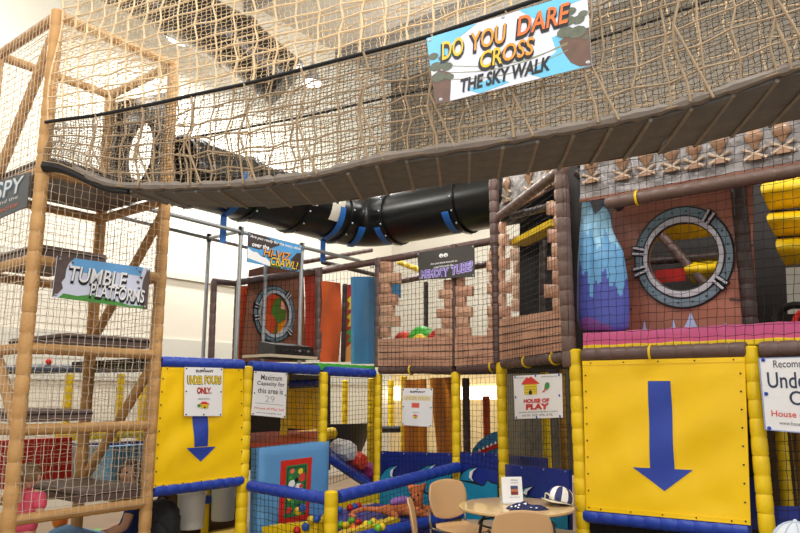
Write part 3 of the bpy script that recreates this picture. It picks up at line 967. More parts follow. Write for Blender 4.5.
for s, b, sl in (('MEMORY', (.05, .66, .57, .93), -.02), ('TUBE?', (.62, .55, .97, .84), -.12)):
    text(q, s, (b[0] - .012, b[1] - .02, b[2] + .012, b[3] + .03), lav, t, .009, .1, .09, slope=sl)
    text(q, s, b, vio, t, .0115, .1, -.005, slope=sl)
grommets(q, t, [(.02, .05), (.98, .05), (.02, .95), (.98, .95)], r=.012)

# ------------------------------------------------------------------ skull-and-crossbones foil panels
def knob(t, pl, px, py, w, h, off):
    """printed relief skull: domed head, narrow jaw, crossed bones under it"""
    c = pl.pt(px, py, off)
    sc_ = (pl.pt(px + 1, py, off) - c).length
    ax = V((pl.d.x, pl.d.y, 0)); n = -pl.n3()
    M3 = Matrix((ax, V((0, 0, 1)), n)).transposed()
    hz = (pl.pt(px, py - 1, off) - c).length
    R_ = h * hz / 2
    mb = MB()
    rows = [(.05, 1.0), (.55, .92), (.9, .62), (1.0, .3), (.86, 0), (.55, -.28), (.38, -.5), (.30, -.72), (.12, -.85)]
    seg = 12
    vs, fs = [], []
    for k, z in rows:
        for i in range(seg + 1):
            a = PI * i / seg
            vs.append(c + M3 @ V((-math.cos(a) * R_ * k * .8, z * R_, math.sin(a) * R_ * k * .45)))
    W = seg + 1
    for j in range(len(rows) - 1):
        for i in range(seg):
            fs.append((j * W + i, (j + 1) * W + i, (j + 1) * W + i + 1, j * W + i + 1))
    mb.add(vs, fs)
    o = mb.obj('skull_relief', knobm, t)
    for sgn in (1, -1):
        a = c + M3 @ V((-R_ * .95 * sgn, -R_ * .75, .012)); b = c + M3 @ V((R_ * .95 * sgn, -R_ * 1.75, .012))
        MB().tube([a, a.lerp(b, .1), a.lerp(b, .5), a.lerp(b, .9), b], [.02, .013, .011, .013, .02], 6).obj('bone_relief', M('bone_print', (206, 184, 160), .3, .15), o)
    mb = MB()
    vs = [c + M3 @ V((math.cos(PI * i / 8) * R_ * .55, -1.9 * R_ + math.sin(PI * i / 8) * R_ * .5, .015)) for i in range(9)]
    mb.add(vs + [v + n * .02 for v in vs], [tuple(range(9)), tuple(range(9, 18))] + [(i, i + 1, i + 10, i + 9) for i in range(8)])
    mb.obj('base_relief', knobm, o)
def skull_panel(pl, px, off, label, spots):
    q = quad(pl, px, off, lambda u, v: .008 * math.sin(40 * u + 9 * v) * math.sin(21 * v + 8 * u))
    t = thing('skull_panel', label, 'padded panel', q.f(.5, 1))
    q.sheet(MB(), 60, 14, .02).obj('foil_sheet', metalp, t)
    mb = MB(); q.sheet(mb, 10, 1, .03, 0, (0, .95, 1, 1)); mb.obj('lower_hem', brnv, t)
    for x, y, w, h in spots:
        knob(t, pl, x, y + 2.5, w, h, off - .03)
skull_panel(FD, [(581, 143), (905, 70), (905, 148), (581, 203)], .06, 'silver foil panel with a row of copper skulls above the large porthole', [(591, 165, 15, 17), (622, 161, 16, 18), (646, 157, 16, 18), (671, 153, 16, 18), (694, 149, 17, 19), (719, 143, 18, 20), (754, 138, 20, 22), (782, 131, 20, 22), (815, 124, 21, 23), (850, 117, 22, 24)])
skull_panel(FC, [(498, 182), (567, 138), (567, 180), (498, 222)], .20, 'silver foil panel with copper skulls on the angled bay', [(507, 184, 10, 18), (529, 175, 11, 20), (549, 165, 12, 22)])

# ------------------------------------------------------------------ large porthole panel
def porthole(pl, px, off, c0, r_hole, r_mid, r_out, label, base, gr1, gr2, nrv=20, rot=0.0, hinge=True):
    """vinyl panel with a round opening; c0 centre px, radii are (rx px, ry px) along the panel"""
    q = quad(pl, px, off)
    cc = pl.pt(c0[0], c0[1], off)
    ax = V((pl.d.x, pl.d.y, 0)); n = q.n
    az = ax.cross(n) if ax.cross(n).z > 0 else n.cross(ax)
    def rad(r):
        e = (pl.pt(c0[0] + r[0], c0[1], off) - pl.pt(c0[0] - r[0], c0[1], off)); e.z = 0
        return e.length / 2, abs(pl.pt(c0[0], c0[1] - r[1], off).z - pl.pt(c0[0], c0[1] + r[1], off).z) / 2
    t = thing('porthole_panel', label, 'panel', q.f(.5, 1))
    N = 64
    def el(r, w):
        return cc + ax * math.cos(w) * r[0] + V((0, 0, math.sin(w) * r[1]))
    rh, rm, ro = rad(r_hole), rad(r_mid), rad(r_out)
    # outline of the sheet met radially from the hole
    def edge_pt(w):
        d = V((math.cos(w) * rh[0], math.sin(w) * rh[1]))
        o2 = V(pl.sz(cc))
        cs = [V(pl.sz(p)) for p in q.c]
        best = None
        for i in range(4):
            a, b = cs[i], cs[(i + 1) % 4]
            e = b - a
            D = d.x * (-e.y) + e.x * d.y
            if abs(D) < 1e-9: continue
            k = ((a.x - o2.x) * (-e.y) + e.x * (a.y - o2.y)) / D
            m_ = (d.x * (a.y - o2.y) - d.y * (a.x - o2.x)) / D
            if k > 0 and -1e-6 <= m_ <= 1 + 1e-6 and (best is None or k < best): best = k
        p = o2 + d * best
        return pl.P(p.x, p.y, off)
    mb = MB(); vs, fs = [], []
    NR = 6
    ws = sorted(set([2 * PI * k / N for k in range(N)] + [math.atan2((pl.sz(c)[1] - cc.z) / rh[1], (pl.sz(c)[0] - pl.sz(cc)[0]) / rh[0]) % (2 * PI) for c in q.c]))
    m_ = len(ws)
    for w in ws:
        a, b = el(rh, w), edge_pt(w)
        for j in range(NR + 1):
            p = a.lerp(b, j / NR)
            wv = .008 * math.sin(7 * p.z * 2 + 5 * w) * math.sin(PI * j / NR)
            vs.append(p + n * wv)
    for i in range(m_):
        for j in range(NR):
            a = i * (NR + 1) + j; b = ((i + 1) % m_) * (NR + 1) + j
            fs.append((a, b, b + 1, a + 1))
    o = len(vs)
    vs2 = [v - n * .02 for v in vs]
    fs2 = [tuple(x + o for x in f[::-1]) for f in fs] + [(i * (NR + 1), o + i * (NR + 1), o + ((i + 1) % m_) * (NR + 1), ((i + 1) % m_) * (NR + 1)) for i in range(m_)]
    mb.add(vs + vs2, fs + fs2)
    mb.obj('vinyl_sheet', base, t)
    def ring(name, ra, rb, d, mat):
        mb = MB(); vs, fs = [], []
        prof = [(0, -.002), (.0, d), (.5, d + .006), (1, d), (1, -.002)]
        for i in range(N):
            w = 2 * PI * i / N
            for k, h in prof:
                vs.append(el((ra[0] + (rb[0] - ra[0]) * k, ra[1] + (rb[1] - ra[1]) * k), w) + n * (h + .012))
        K = len(prof)
        for i in range(N):
            j = (i + 1) % N
            for k in range(K - 1):
                fs.append((i * K + k, j * K + k, j * K + k + 1, i * K + k + 1))
        mb.add(vs, fs); return mb.obj(name, mat, t)
    sc2 = lambda r, k: (r[0] * k, r[1] * k)
    ring('outline', sc2(ro, .985), sc2(ro, 1.02), .004, black)
    ro_ = ring('outer_ring', rm, sc2(ro, .985), .008, gr1)
    ring('outline', sc2(rm, .985), sc2(rm, 1.02), .016, black)
    ring('inner_ring', sc2(rh, 1.03), sc2(rm, .985), .016, gr2)
    ring('outline', rh, sc2(rh, 1.03), .014, black)
    for k in range(nrv):
        w = 2 * PI * (k + .5) / nrv
        p = el(((rm[0] + ro[0]) / 2, (rm[1] + ro[1]) / 2), w) + n * .024
        MB().sphere(p, rh[1] * .035, 8, 5).obj('rivet', M('rivet_grey', (60, 66, 74), .4, 0), t)
    if hinge:
        for w0 in (.28 * PI, -.22 * PI, .93 * PI, 1.07 * PI):
            for dw in (-.06, .06):
                a = el(sc2(rm, .96), w0 + dw) + n * .03; b = el(sc2(ro, 1.06), w0 + dw) + n * .03
                r3 = rh[1] * .055
                MB().tube([a, b], r3 * 1.35, 6).obj('clamp', black, t)
                MB().tube([a - (b - a) * .02 + n * r3 * .6, b - (b - a) * .08 + n * r3 * .6], r3, 6).obj('clamp_face', gr2, t)
    return q, t
pg1 = M('ring_slate', (112, 134, 146), .45, .12, 5); pg2 = M('ring_pale', (196, 196, 204), .45, .08, 5)
q, t = porthole(FD, [(612, 203), (752, 182), (756, 330), (612, 337)], .42, (683, 257), (35, 33.5), (41, 41), (49.5, 50.5), 'brown vinyl panel with a large grey porthole on the upper floor at right', M('brown_vinyl_red', (158, 98, 76), .36, .25, 2.5, .3, 4), pg1, pg2)
for (v0, w_) in ((.43, .9), (.8, 1)):
    mb = MB(); q.poly(mb, [(0, v0 + .03), (.16, v0), (.16, v0 + .012), (0, v0 + .045)], .014); mb.obj('seam_print', mortar, t)
    mb = MB(); q.poly(mb, [(.84, v0 - .02), (1, v0), (1, v0 + .015), (.84, v0 - .005)], .014); mb.obj('seam_print', mortar, t)
# printed wave tips along the foot of the panel
for x, y, w_ in ((645, 323, 5), (674, 322, 6), (691, 315, 10), (726, 323, 5)):
    mb = MB()
    a = [q.uv(FD.pt(x - w_, 334, .42)), q.uv(FD.pt(x - w_ * .3, y + 6, .42)), q.uv(FD.pt(x, y - 3, .42)), q.uv(FD.pt(x + w_ * .4, y + 6, .42)), q.uv(FD.pt(x + w_, 334, .42))]
    q.poly(mb, a, .016); mb.obj('wave_tip_print', M('print_iceblue', (170, 186, 226), .5, .05), t)

# pink ledge with yellow trim along the deck edge
def ledge(label, pl, a, b, a2, b2, off0, off1, mat, name, cat='pad'):
    p, q_, r, s_ = pl.pt(*a, off0), pl.pt(*b, off0), pl.pt(*b2, off0), pl.pt(*a2, off0)
    n = pl.n3() * (off1 - off0)
    mb = MB()
    N = 24
    rows = []
    prof = [(s_, r, 0, -.01), (s_, r, 0, .0), (p, q_, 0, -.012), (p, q_, .02, 0), (p, q_, 1, 0), (s_, r, 1, 0)]
    vs, fs = [], []
    for i in range(N + 1):
        for u, v, k, dz in prof:
            w_ = u.lerp(v, i / N) + n * k + V((0, 0, dz))
            vs.append(w_ + V((0, 0, .004 * math.sin(i * 1.7))))
    K = len(prof)
    for i in range(N):
        for k in range(K):
            l = (k + 1) % K
            fs.append((i * K + k, (i + 1) * K + k, (i + 1) * K + l, i * K + l))
    fs += [tuple(range(K)), tuple(N * K + k for k in range(K))[::-1]]
    mb.add(vs, fs)
    return L(mb.obj(name, mat), label, cat)
ledge('pink padded ledge along the upper deck at right, under the blue bag and porthole', FD, (583, 333), (905, 315), (583, 345), (905, 332), .04, .30, pink, 'padded_ledge')
ledge('thin yellow padded strip under the pink ledge', FD, (583, 345.5), (905, 333), (583, 349.5), (905, 338), .0, .2, yelp, 'padded_strip')
ledge('bright green padded ledge beside the blue panel on the upper floor', FA, (318, 363), (375, 366), (318, 369), (375, 371), .06, .40, green, 'padded_ledge')

# ------------------------------------------------------------------ hanging blue bag
def bag():
    off = .17
    prof = [(188, 584.5, 586.5), (196, 583, 593), (206, 581.5, 600), (214, 581, 611), (230, 580, 618), (250, 579, 623), (275, 578, 627), (300, 577.5, 629), (318, 578, 629), (328, 580, 628), (331, 584, 624)]
    t = thing('hanging_bag', 'blue water-print hanging bag gathered on two loops behind the net', 'hanging bag', FD.pt(603, 331, off))
    NU, NV = 72, 60
    ax = V((FD.d.x, FD.d.y, 0)); nn = -FD.n3()
    def row(v):
        y = 188 + (331 - 188) * v
        for i in range(len(prof) - 1):
            if prof[i][0] <= y <= prof[i + 1][0]:
                f = (y - prof[i][0]) / (prof[i + 1][0] - prof[i][0])
                return y, prof[i][1] + (prof[i + 1][1] - prof[i][1]) * f, prof[i][2] + (prof[i + 1][2] - prof[i][2]) * f
        return (331,) + prof[-1][1:]
    top = [(0, 190), (.12, 187), (.30, 204), (.47, 215), (.62, 211), (.76, 205.5), (.9, 211), (1, 219)]
    def fn(u, v):
        k = math.cos(2 * PI * u); xf = (k + 1) / 2
        for i in range(len(top) - 1):
            if top[i][0] <= xf <= top[i + 1][0] + 1e-9:
                g = (xf - top[i][0]) / (top[i + 1][0] - top[i][0]); yt0 = top[i][1] + (top[i + 1][1] - top[i][1]) * g; break
        y = yt0 + (331 - yt0) * v
        _, a, b = row(min(1, max(0, (y - 188) / 143)))
        sm = min(1, v * 3.2); sm = sm * sm * (3 - 2 * sm)
        x = (582 + 29 * xf) * (1 - sm) + (a + (b - a) * xf) * sm
        c = FD.pt(x, y, off)
        h = (FD.pt(b, y, off) - FD.pt(a, y, off)).length / 2
        w = 2 * PI * u
        fold = 1 + .35 * (1 - v) ** 2 * math.sin(9 * w) + .04 * math.sin(5 * w)
        return c + nn * math.sin(w) * min(h * .5, .12) * fold * (.25 + .75 * min(1, v * 2.5))
    def mi(u, v):
        k = math.cos(2 * PI * u)
        z1 = .25 + .05 * math.sin(9 * k + 1) + .02 * math.sin(23 * k)
        z2 = .72 - .17 * abs(math.sin(3.3 * k + .8)) + .05 * math.sin(17 * k)
        z3 = .93 + .03 * math.sin(4 * k)
        return 0 if v < z1 else (1 if v < z2 else (2 if v < z3 or k > .5 else 3))
    mb = MB(); mb.grid(fn, NU, NV, mi=mi)
    mb.obj('bag_body', [M('bag_light', (150, 204, 236), .4, .05), M('bag_sky', (106, 168, 216), .4, .06), M('bag_indigo', (78, 88, 176), .45, .06), M('bag_plum', (128, 74, 150), .45, .05)], t)
    for x, y, yt_ in ((585.5, 189, 176), (603, 207, 193)):
        a = FD.pt(x, y, off); b = FD.pt(x + 1, yt_, off + .03)
        MB().tube([a, a.lerp(b, .5) + ax * .012, b, b + V((0, 0, .03)) + FD.n3() * .05], .014, 6).obj('loop', M('bag_loop', (70, 130, 190), .6, .05), t)
bag()

# ------------------------------------------------------------------ nets of the frame
netting('black net across the whole upper floor at right, over porthole and blue bag', FD, [(578, 164), (905, 90), (905, 340), (580, 349)], -.02, .068, .0024, blackcord)
netting('black net over the upper half of the angled skull bay', FC, [(502, 218), (566, 172), (569, 352), (503, 362)], -.06, .06, .0022, blackcord)
netting('black net over the left stone window', FB, [(380, 264), (454, 250), (454, 368), (380, 368)], -.06, .062, .0022, blackcord)
netting('black net over the right stone window', FB, [(458, 250), (498, 242), (498, 364), (458, 368)], -.06, .062, .0022, blackcord)
netting('black net in the opening left of the HOUSE OF PLAY post', FB, [(460, 374), (498, 371), (499, 470), (460, 462)], -.02, .056, .0024, blackcord)
netting('black net behind the small white notice and over the left wave panel', FB, [(381, 376), (453, 374), (453, 500), (380, 500)], -.02, .056, .0024, blackcord)
netting('black net under the blue rail right of the yellow curtains', FA, [(326, 377), (374, 379), (373, 470), (327, 485)], -.01, .056, .0024, blackcord)
netting('black net in front of the yellow curtains and orange ramp', FA, [(252, 371), (319, 375), (322, 485), (250, 484)], -.01, .058, .0024, blackcord)
netting('black net behind the HOUSE OF PLAY board', FC, [(506, 370), (571, 362), (575, 470), (507, 466)], 0.02, .058, .0022, blackcord)
netting('black net under the white board at the right edge', FD, [(762, 356), (905, 352), (915, 520), (768, 520)], 0, .066, .0026, blackcord)
netting('black net beneath the foot rail of the large arrow panel', FD, [(588, 520), (755, 536), (757, 600), (592, 580)], 0, .055, .0024, blackcord)
netting('black net over the left porthole and orange panel on the upper floor', FA, [(240, 284), (374, 268), (374, 362), (236, 360)], 1.05, .075, .0024, blackcord)
# ------------------------------------------------------------------ black crawl tube with its elbow
def bigtube():
    off = .85; r = .37
    e = FA.pt(363, 223.5, off)
    A3, B3 = V((A.x, A.y, 0)), V((B.x, B.y, 0))
    t = thing('crawl_tube', 'large glossy black crawl tube with an elbow and blue straps under the sky walk', 'crawl tube', (e.x, e.y, e.z - r))
    a_, _ = FA.sz(FA.pt(176, 222, off)); a0_, _ = FA.sz(e); KL = a_ - a0_
    def rail_pt(k):                     # k < 0 along the left arm, k > 0 along the right arm
        R_ = .55
        if k < -R_: return e - A3 * (-k)
        if k > R_: return e + B3 * k
        f = (k + R_) / (2 * R_)
        p, q_ = e - A3 * R_, e + B3 * R_
        return p * (1 - f) ** 2 + e * 2 * f * (1 - f) + q_ * f * f
    def tan(k):
        return (rail_pt(k + .02) - rail_pt(k - .02)).normalized()
    ends = [KL, -2.9, -2.15, -1.4, -.62, .62, 1.75, 2.9]
    for i in range(len(ends) - 1):
        a, b = ends[i], ends[i + 1]
        n = 14 if abs(a + b) < .1 else 6
        mb = MB(); mb.tube([rail_pt(a + (b - a) * k / n) for k in range(n + 1)], r, 32, cap=False)
        mb.obj('tube_section', dark, t)
    for k in ends[:-1]:
        c = rail_pt(k); d = tan(k)
        f = MB().tube([c - d * .035, c - d * .03, c + d * .03, c + d * .035], [r, r * 1.07, r * 1.07, r], 32, cap=False).obj('flange', dark, t)
        up = V((0, 0, 1)); sd = d.cross(up).normalized()
        for j in range(14):
            w_ = 2 * PI * j / 14
            p = c + (up * math.sin(w_) + sd * math.cos(w_)) * r * 1.07
            MB().sphere(p, .013, 6, 4).obj('bolt', grey, f)
    def band(k, w0, w1, hang, mat=M('strap_blue', (30, 96, 170), .45, .05)):
        c = rail_pt(k); d = tan(k); up = V((0, 0, 1)); sd = d.cross(up).normalized()
        if sd.dot(CAM - c) < 0: sd = -sd
        mb = MB()
        mb.grid(lambda u, v: c + d * (.05 * (u - .5) * 2) + (up * math.sin(w0 + (w1 - w0) * v) + sd * math.cos(w0 + (w1 - w0) * v)) * r * 1.045, 2, 14, .012, V((0, 0, -.6)))
        o = mb.obj('strap', mat, t)
        if hang:
            p = c + (up * math.sin(w1) + sd * math.cos(w1)) * r * 1.05
            MB().box(p + V((0, 0, -hang / 2)), d * .04, sd * .008, up * hang / 2).obj('strap_tail', mat, t)
    def kpx(px, arm):
        if arm < 0:
            a, _ = FA.sz(FA.pt(px, 222, off)); a0, _ = FA.sz(e); return a - a0
        pl = Plane(V((e.x, e.y)), B); a, _ = pl.sz(pl.pt(px, 222)); return a
    band(kpx(222, -1), .15, -1.5, .32)
    band(kpx(322, -1), .0, -1.5, .30)
    band(kpx(350, -1), -.5, -1.6, 0)
    band(kpx(392, 1), -.55, -1.4, 0)
    band(kpx(460, 1), -.45, -1.4, 0)
    clear = M('clear_dome', (206, 200, 184), .12, .05)
    def pane(k0, k1, w0, w1, lean=0):
        c0, c1 = rail_pt(k0), rail_pt(k1); d = tan(k0); up = V((0, 0, 1)); sd = d.cross(up).normalized()
        if sd.dot(CAM - c0) < 0: sd = -sd
        mb = MB()
        def fn(u, v):
            wv = w0 + (w1 - w0) * v
            return rail_pt(k0 + (k1 - k0) * (u * (1 - .3 * v) + lean * v)) + (up * math.sin(wv) + sd * math.cos(wv)) * r * (1.01 + .03 * math.sin(PI * u) * math.sin(PI * v))
        mb.grid(fn, 6, 8, .01, -sd); mb.obj('window_dome', clear, t)
    pane(kpx(279, -1), kpx(301, -1), .22, -.22, .12)
    pane(kpx(313, -1), kpx(327, -1), .5, -.55, -.15)
bigtube()

# ------------------------------------------------------------------ galvanised pipe frame
t = thing('pipe_frame', 'galvanised steel pipe frame standing behind the left yellow arrow panel', 'frame', FA.pt(240, 395, .75))
def pipe(a, b, r=.024):
    p, q_ = V(a), V(b)
    MB().tube([p, q_], r, 10).obj('pipe', grey, t)
    for c in (p, q_):
        MB().tube([c + V((0, 0, -.05)), c + V((0, 0, .05))], r * 1.35, 10).obj('clamp_fitting', grey, t)
f1, f2 = .75, 1.55
for x, y0, off in ((241, 231, f1), (209, 238, f2), (302, 247, f1), (266, 258, 1.08)):
    p = FA.pt(x, y0, off); pipe(p, (p.x, p.y, ZD))
pipe(FA.pt(120, 202, f1), FA.pt(302, 247, f1)); pipe(FA.pt(112, 215, f2), FA.pt(266, 252, f2))
pipe(FA.pt(209, 238, f2), FA.pt(241, 231, f1)); pipe(FA.pt(266, 257, 1.08), FA.pt(302, 247, f1)); pipe(FA.pt(302, 247, f1), FA.pt(372, 264, f1))
q = quad(FA, [(248, 232.5), (301, 245.5), (299.5, 272), (246.5, 262)], f1 - .07)
t = thing('hanging_banner', 'small blue and brown banner reading HI-VIZ CRAWL hung on the steel pipe frame', 'banner', q.f(.5, 1))
q.sheet(MB(), 8, 4, .008).obj('banner_sheet', M('banner_blue', (84, 158, 214), .4, .08), t)
mb = MB(); q.poly(mb, [(0, .0), (.3, 0), (.62, .14), (.4, .38), (.2, .5), (0, .48)], .0095); mb.obj('rock_print', M('banner_umber', (62, 48, 46), .45, .15, 20), t)
mb = MB(); q.poly(mb, [(.92, .32), (1, .3), (1, .98), (.86, .92), (.8, .6)], .0095); mb.obj('rock_print', M('banner_umber', (62, 48, 46)), t)
mb = MB(); q.poly(mb, [(0, .52), (.1, .62), (.16, .6), (.24, .72), (.34, .74), (.44, .9), (.4, 1), (0, .86)], .0097); mb.obj('cloud_print', white, t)
mb = MB(); q.poly(mb, [(.4, 1), (.46, .84), (.6, .9), (.62, 1)], .0098); mb.obj('grass_print', M('banner_grass', (78, 150, 66)), t)
text(q, 'Are you ready for the scary climb', (.03, .07, .99, .2), white, t, .011, .2, .02, slope=.05)
text(q, 'over the', (.07, .28, .38, .44), white, t, .011, .2, .03)
for s, b, m_ in (('HI-VIZ', (.28, .40, .80, .68), o1), ('CRAWL?', (.42, .66, .95, .95), y1)):
    text(q, s, (b[0] - .012, b[1] + .01, b[2] + .015, b[3] + .04), black, t, .0115, .2, .07)
    text(q, s, b, m_, t, .0135, .2, .01)
grommets(q, t, [(.02, .05), (.98, .05), (.02, .93), (.98, .95)], r=.012)

# mixer on its board
a = FA.pt(268, 364, .1); b = FA.pt(316, 366.5, .1)
n3 = FA.n3()
mb = MB(); c = (a + b) / 2 + n3 * .2; mb.box((c.x, c.y, ZD + .075), (b - a) / 2 * V((1, 1, 0)).length / 1.414, n3 * .22, (0, 0, .015)); L(mb.obj('shelf_board', M('cream_board', (206, 190, 160), .5, .08), smooth=False), 'cream board lying on the blue rail under the black mixer', 'board')
t = thing('audio_mixer', 'black audio mixer with knobs standing on the cream board', 'mixer', (c.x, c.y, ZD + .091))
x3 = V((A.x, A.y, 0)); c0 = FA.pt(286, 360, .3); c0.z = ZD + .091
mb = MB()
w_ = .29; dp = .15; hh = .155
for P8 in ([(-1, -1, 0), (1, -1, 0), (1, 1, 0), (-1, 1, 0), (-1, -.9, .7), (1, -.9, .7), (.97, .9, 1), (-.97, .9, 1)],):
    mb.add([c0 + x3 * w_ * i + n3 * dp * j + V((0, 0, hh * k)) for i, j, k in P8], [(3, 2, 1, 0), (0, 1, 5, 4), (1, 2, 6, 5), (2, 3, 7, 6), (3, 0, 4, 7), (4, 5, 6, 7)])
mb.obj('case', M('matt_black', (26, 26, 28), .45, .05), t)
for i in range(7):
    p = c0 + x3 * (-.2 + .065 * i) - n3 * (dp * .96) + V((0, 0, hh * .36))
    MB().tube([p, p - n3 * .018], .013, 8).obj('knob', grey if i in (4, 6) else M('knob_black', (50, 50, 54), .4, 0), t)
p = c0 + x3 * -.12 + n3 * .05
MB().tube([p + V((0, 0, .08)), p + V((0, 0, .42))], .006, 6).obj('aerial', black, t)

# ------------------------------------------------------------------ upper floor, left: porthole and coloured panels
UO = 1.2
q, t = porthole(FA, [(250, 270), (303, 256), (306, 362), (241, 362)], UO, (274, 314), (13.5, 20), (17, 24), (20.5, 28), 'brown vinyl panel with a smaller grey porthole behind the steel pipe frame', brnv, pg1, pg2, 14)
q = quad(FA, [(255, 290), (292, 284), (292, 350), (255, 350)], UO + .35)
t = thing('graffiti_panel', 'red panel with a green and yellow swirl print seen through the smaller porthole', 'panel', q.f(.5, 1))
q.sheet(MB(), 4, 4, .01).obj('panel_sheet', orange, t)
for pts, m_ in (([(.5, .2), (.75, .15), (.95, .3), (.9, .5), (.7, .55), (.95, .8), (.6, .95), (.45, .75), (.6, .6), (.4, .4)], green), ([(.6, .6), (.8, .55), (.85, .7), (.7, .9), (.55, .8)], yelp), ([(.68, .24), (.82, .26), (.78, .38), (.66, .36)], white)):
    mb = MB(); q.poly(mb, pts, .013 + random.random() * .002); mb.obj('swirl_print', m_, t)
rl('dark padded upright at the far left of the netted opening beside the porthole', FA, (214, 281), (211, 359), .04, brn, off=UO + .1)
rl('dark padded upright between the netted opening and the smaller porthole', FA, (238, 284), (235, 360), .04, brn, off=UO + .1)
rl('dark padded bar over the netted opening left of the smaller porthole', FA, (213, 281), (240, 284), .04, brn, off=UO + .1)
panel('vinyl_panel', 'narrow orange vinyl panel at the left edge of the smaller porthole panel', 'panel', FA, [(240, 286), (250, 286), (247, 360), (238, 360)], UO + .15, orange)
panel('vinyl_panel', 'narrow red vinyl panel between the smaller porthole and the dark upright', 'panel', FA, [(304, 276), (318, 274), (318, 360), (306, 360)], UO + .1, M('red_orange_vinyl', (196, 66, 44), .5, .1), lambda u, v: .01 * math.sin(6 * v))
rl('dark padded upright left of the orange vinyl panel on the upper floor', FA, (319, 268), (318, 360), .05, brn, off=.95)
panel('vinyl_panel', 'wide orange vinyl panel with creases on the upper floor left of the blue one', 'panel', FA, [(321, 281), (341, 283), (339, 362), (320, 362)], .9, orange, lambda u, v: .02 * math.sin(5 * u + 6 * v))
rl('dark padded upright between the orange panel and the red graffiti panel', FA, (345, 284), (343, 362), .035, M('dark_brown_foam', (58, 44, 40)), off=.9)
q = quad(FA, [(345, 285), (356, 284), (356, 362), (344, 362)], 1.0)
t = thing('graffiti_panel', 'narrow red panel with yellow squiggle print beside the steel-blue panel', 'panel', q.f(.5, 1))
q.sheet(MB(), 4, 6, .01).obj('panel_sheet', red, t)
for v in (.2, .42, .62):
    mb = MB(); q.poly(mb, [(.1, v), (.5, v - .05), (.8, v + .02), (.45, v + .04), (.7, v + .12), (.2, v + .13), (.4, v + .05)], .013); mb.obj('squiggle_print', yt if v < .5 else green, t)
mb = MB(); q.poly(mb, [(.1, .82), (.5, .76), (1, .8), (1, 1), (0, 1)], .013); mb.obj('flame_print', M('print_peach', (246, 170, 90), .5, .1), t)
panel('vinyl_panel', 'steel-blue vinyl panel left of the stone windows on the upper floor', 'panel', FA, [(351, 277), (375, 277), (375, 364), (351, 364)], .25, steelblue, lambda u, v: .015 * math.sin(6 * u) * math.sin(4 * v), .05)
for lab, a, b, off in (('pale padded bar running back above the orange panel', (304, 262), (372, 250), 1.6), ('thin dark beam crossing behind the steel-blue panel top', (322, 262), (376, 275), 1.5)):
    rl(lab, FA, a, b, .035, M('dark_brown_foam', (58, 44, 40)) if 'dark' in lab else brn, off=off)
rl('yellow padded bar behind the left end of the memory banner', FB, (398, 262), (425, 272), .04, yelp, off=1.3)
rl('grey padded beam behind the stone windows near their tops', FB, (380, 285), (498, 262), .05, brn, off=1.6)
netting('grey net wall across the back of the stone window room', FB, [(380, 275), (500, 262), (500, 372), (380, 372)], 1.62, .07, .003, netw)
panel('vinyl_panel', 'small blue panel peeping out right of the left stone column', 'panel', FB, [(391, 285), (401, 284), (401, 298), (391, 298)], .7, steelblue)

# inside of the angled bay
zY = FC.pt(540, 218).z
deck('yellow roof sheet inside the angled skull bay', FC, 508, 549, .08, .26, zY - .02, yelp)
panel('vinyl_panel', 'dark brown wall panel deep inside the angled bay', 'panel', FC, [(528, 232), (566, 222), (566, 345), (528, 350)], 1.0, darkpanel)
stone_column('dim stone-block column deep inside the angled bay', FC, 514, 524, 236, 312, 6, .95, 2, 3)
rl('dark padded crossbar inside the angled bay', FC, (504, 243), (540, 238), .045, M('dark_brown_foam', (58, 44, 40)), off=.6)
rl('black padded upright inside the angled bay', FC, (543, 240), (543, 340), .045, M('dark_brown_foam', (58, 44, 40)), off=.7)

# right: dark room with the yellow wave slide
panel('vinyl_panel', 'added black backdrop sheet darkening the room behind the large porthole', 'panel', FD, [(520, 160), (990, 50), (990, 352), (520, 352)], 2.25, darkpanel)  # added sheet, its black colour stands for the dark interior
def wave_slide(label, quads, off):
    t = thing('wave_slide', label, 'slide', FD.pt(quads[0][2][0], quads[-1][2][1], off))
    for px in quads:
        q = quad(FD, px, off, lambda u, v: .22 * math.sin(PI * v) + .03 * math.sin(9 * u))
        q.sheet(MB(), 12, 14, .03).obj('slide_section', yelp, t)
        a = q.f(0, 0, 0); b = q.f(1, 0, 0)
        MB().tube([a, b], .03, 8).obj('lip', M('dark_brown_foam', (58, 44, 40)), t)
    return t
wave_slide('yellow wave slide in humps at the right edge of the upper floor', [[(764, 184), (900, 160), (900, 200), (770, 211)], [(770, 214), (900, 204), (900, 232), (776, 237)], [(778, 239), (900, 234), (900, 262), (786, 266)]], 1.1)
wave_slide('yellow slide humps seen through the large porthole', [[(636, 216), (724, 206), (724, 236), (636, 243)], [(690, 262), (732, 258), (732, 282), (694, 284)]], 1.5)
rl('dark diagonal beam seen through the large porthole', FD, (655, 228), (712, 292), .045, brn, off=1.3)
rl('dark level beam seen through the large porthole', FD, (640, 262), (735, 255), .04, M('dark_brown_foam', (58, 44, 40)), off=1.35)
panel('vinyl_panel', 'orange-red pad low in the view through the large porthole', 'panel', FD, [(655, 270), (686, 268), (686, 281), (655, 283)], 1.6, red)
panel('vinyl_panel', 'pale net-covered panel under the yellow wave slide at the right edge', 'panel', FD, [(786, 268), (880, 262), (880, 312), (788, 314)], 1.7, walllow)
c = FD.pt(812, 324, .6); x3 = V((FD.d.x, FD.d.y, 0))
L(MB().tube([c + x3 * math.cos(PI * k / 12) * .12 + V((0, 0, math.sin(PI * k / 12) * .12)) for k in range(24)], .022, 8, closed=True).obj('hoop', redp), 'red padded hoop at the right edge above the pink ledge', 'hoop')
c = FD.pt(796, 322, .9)
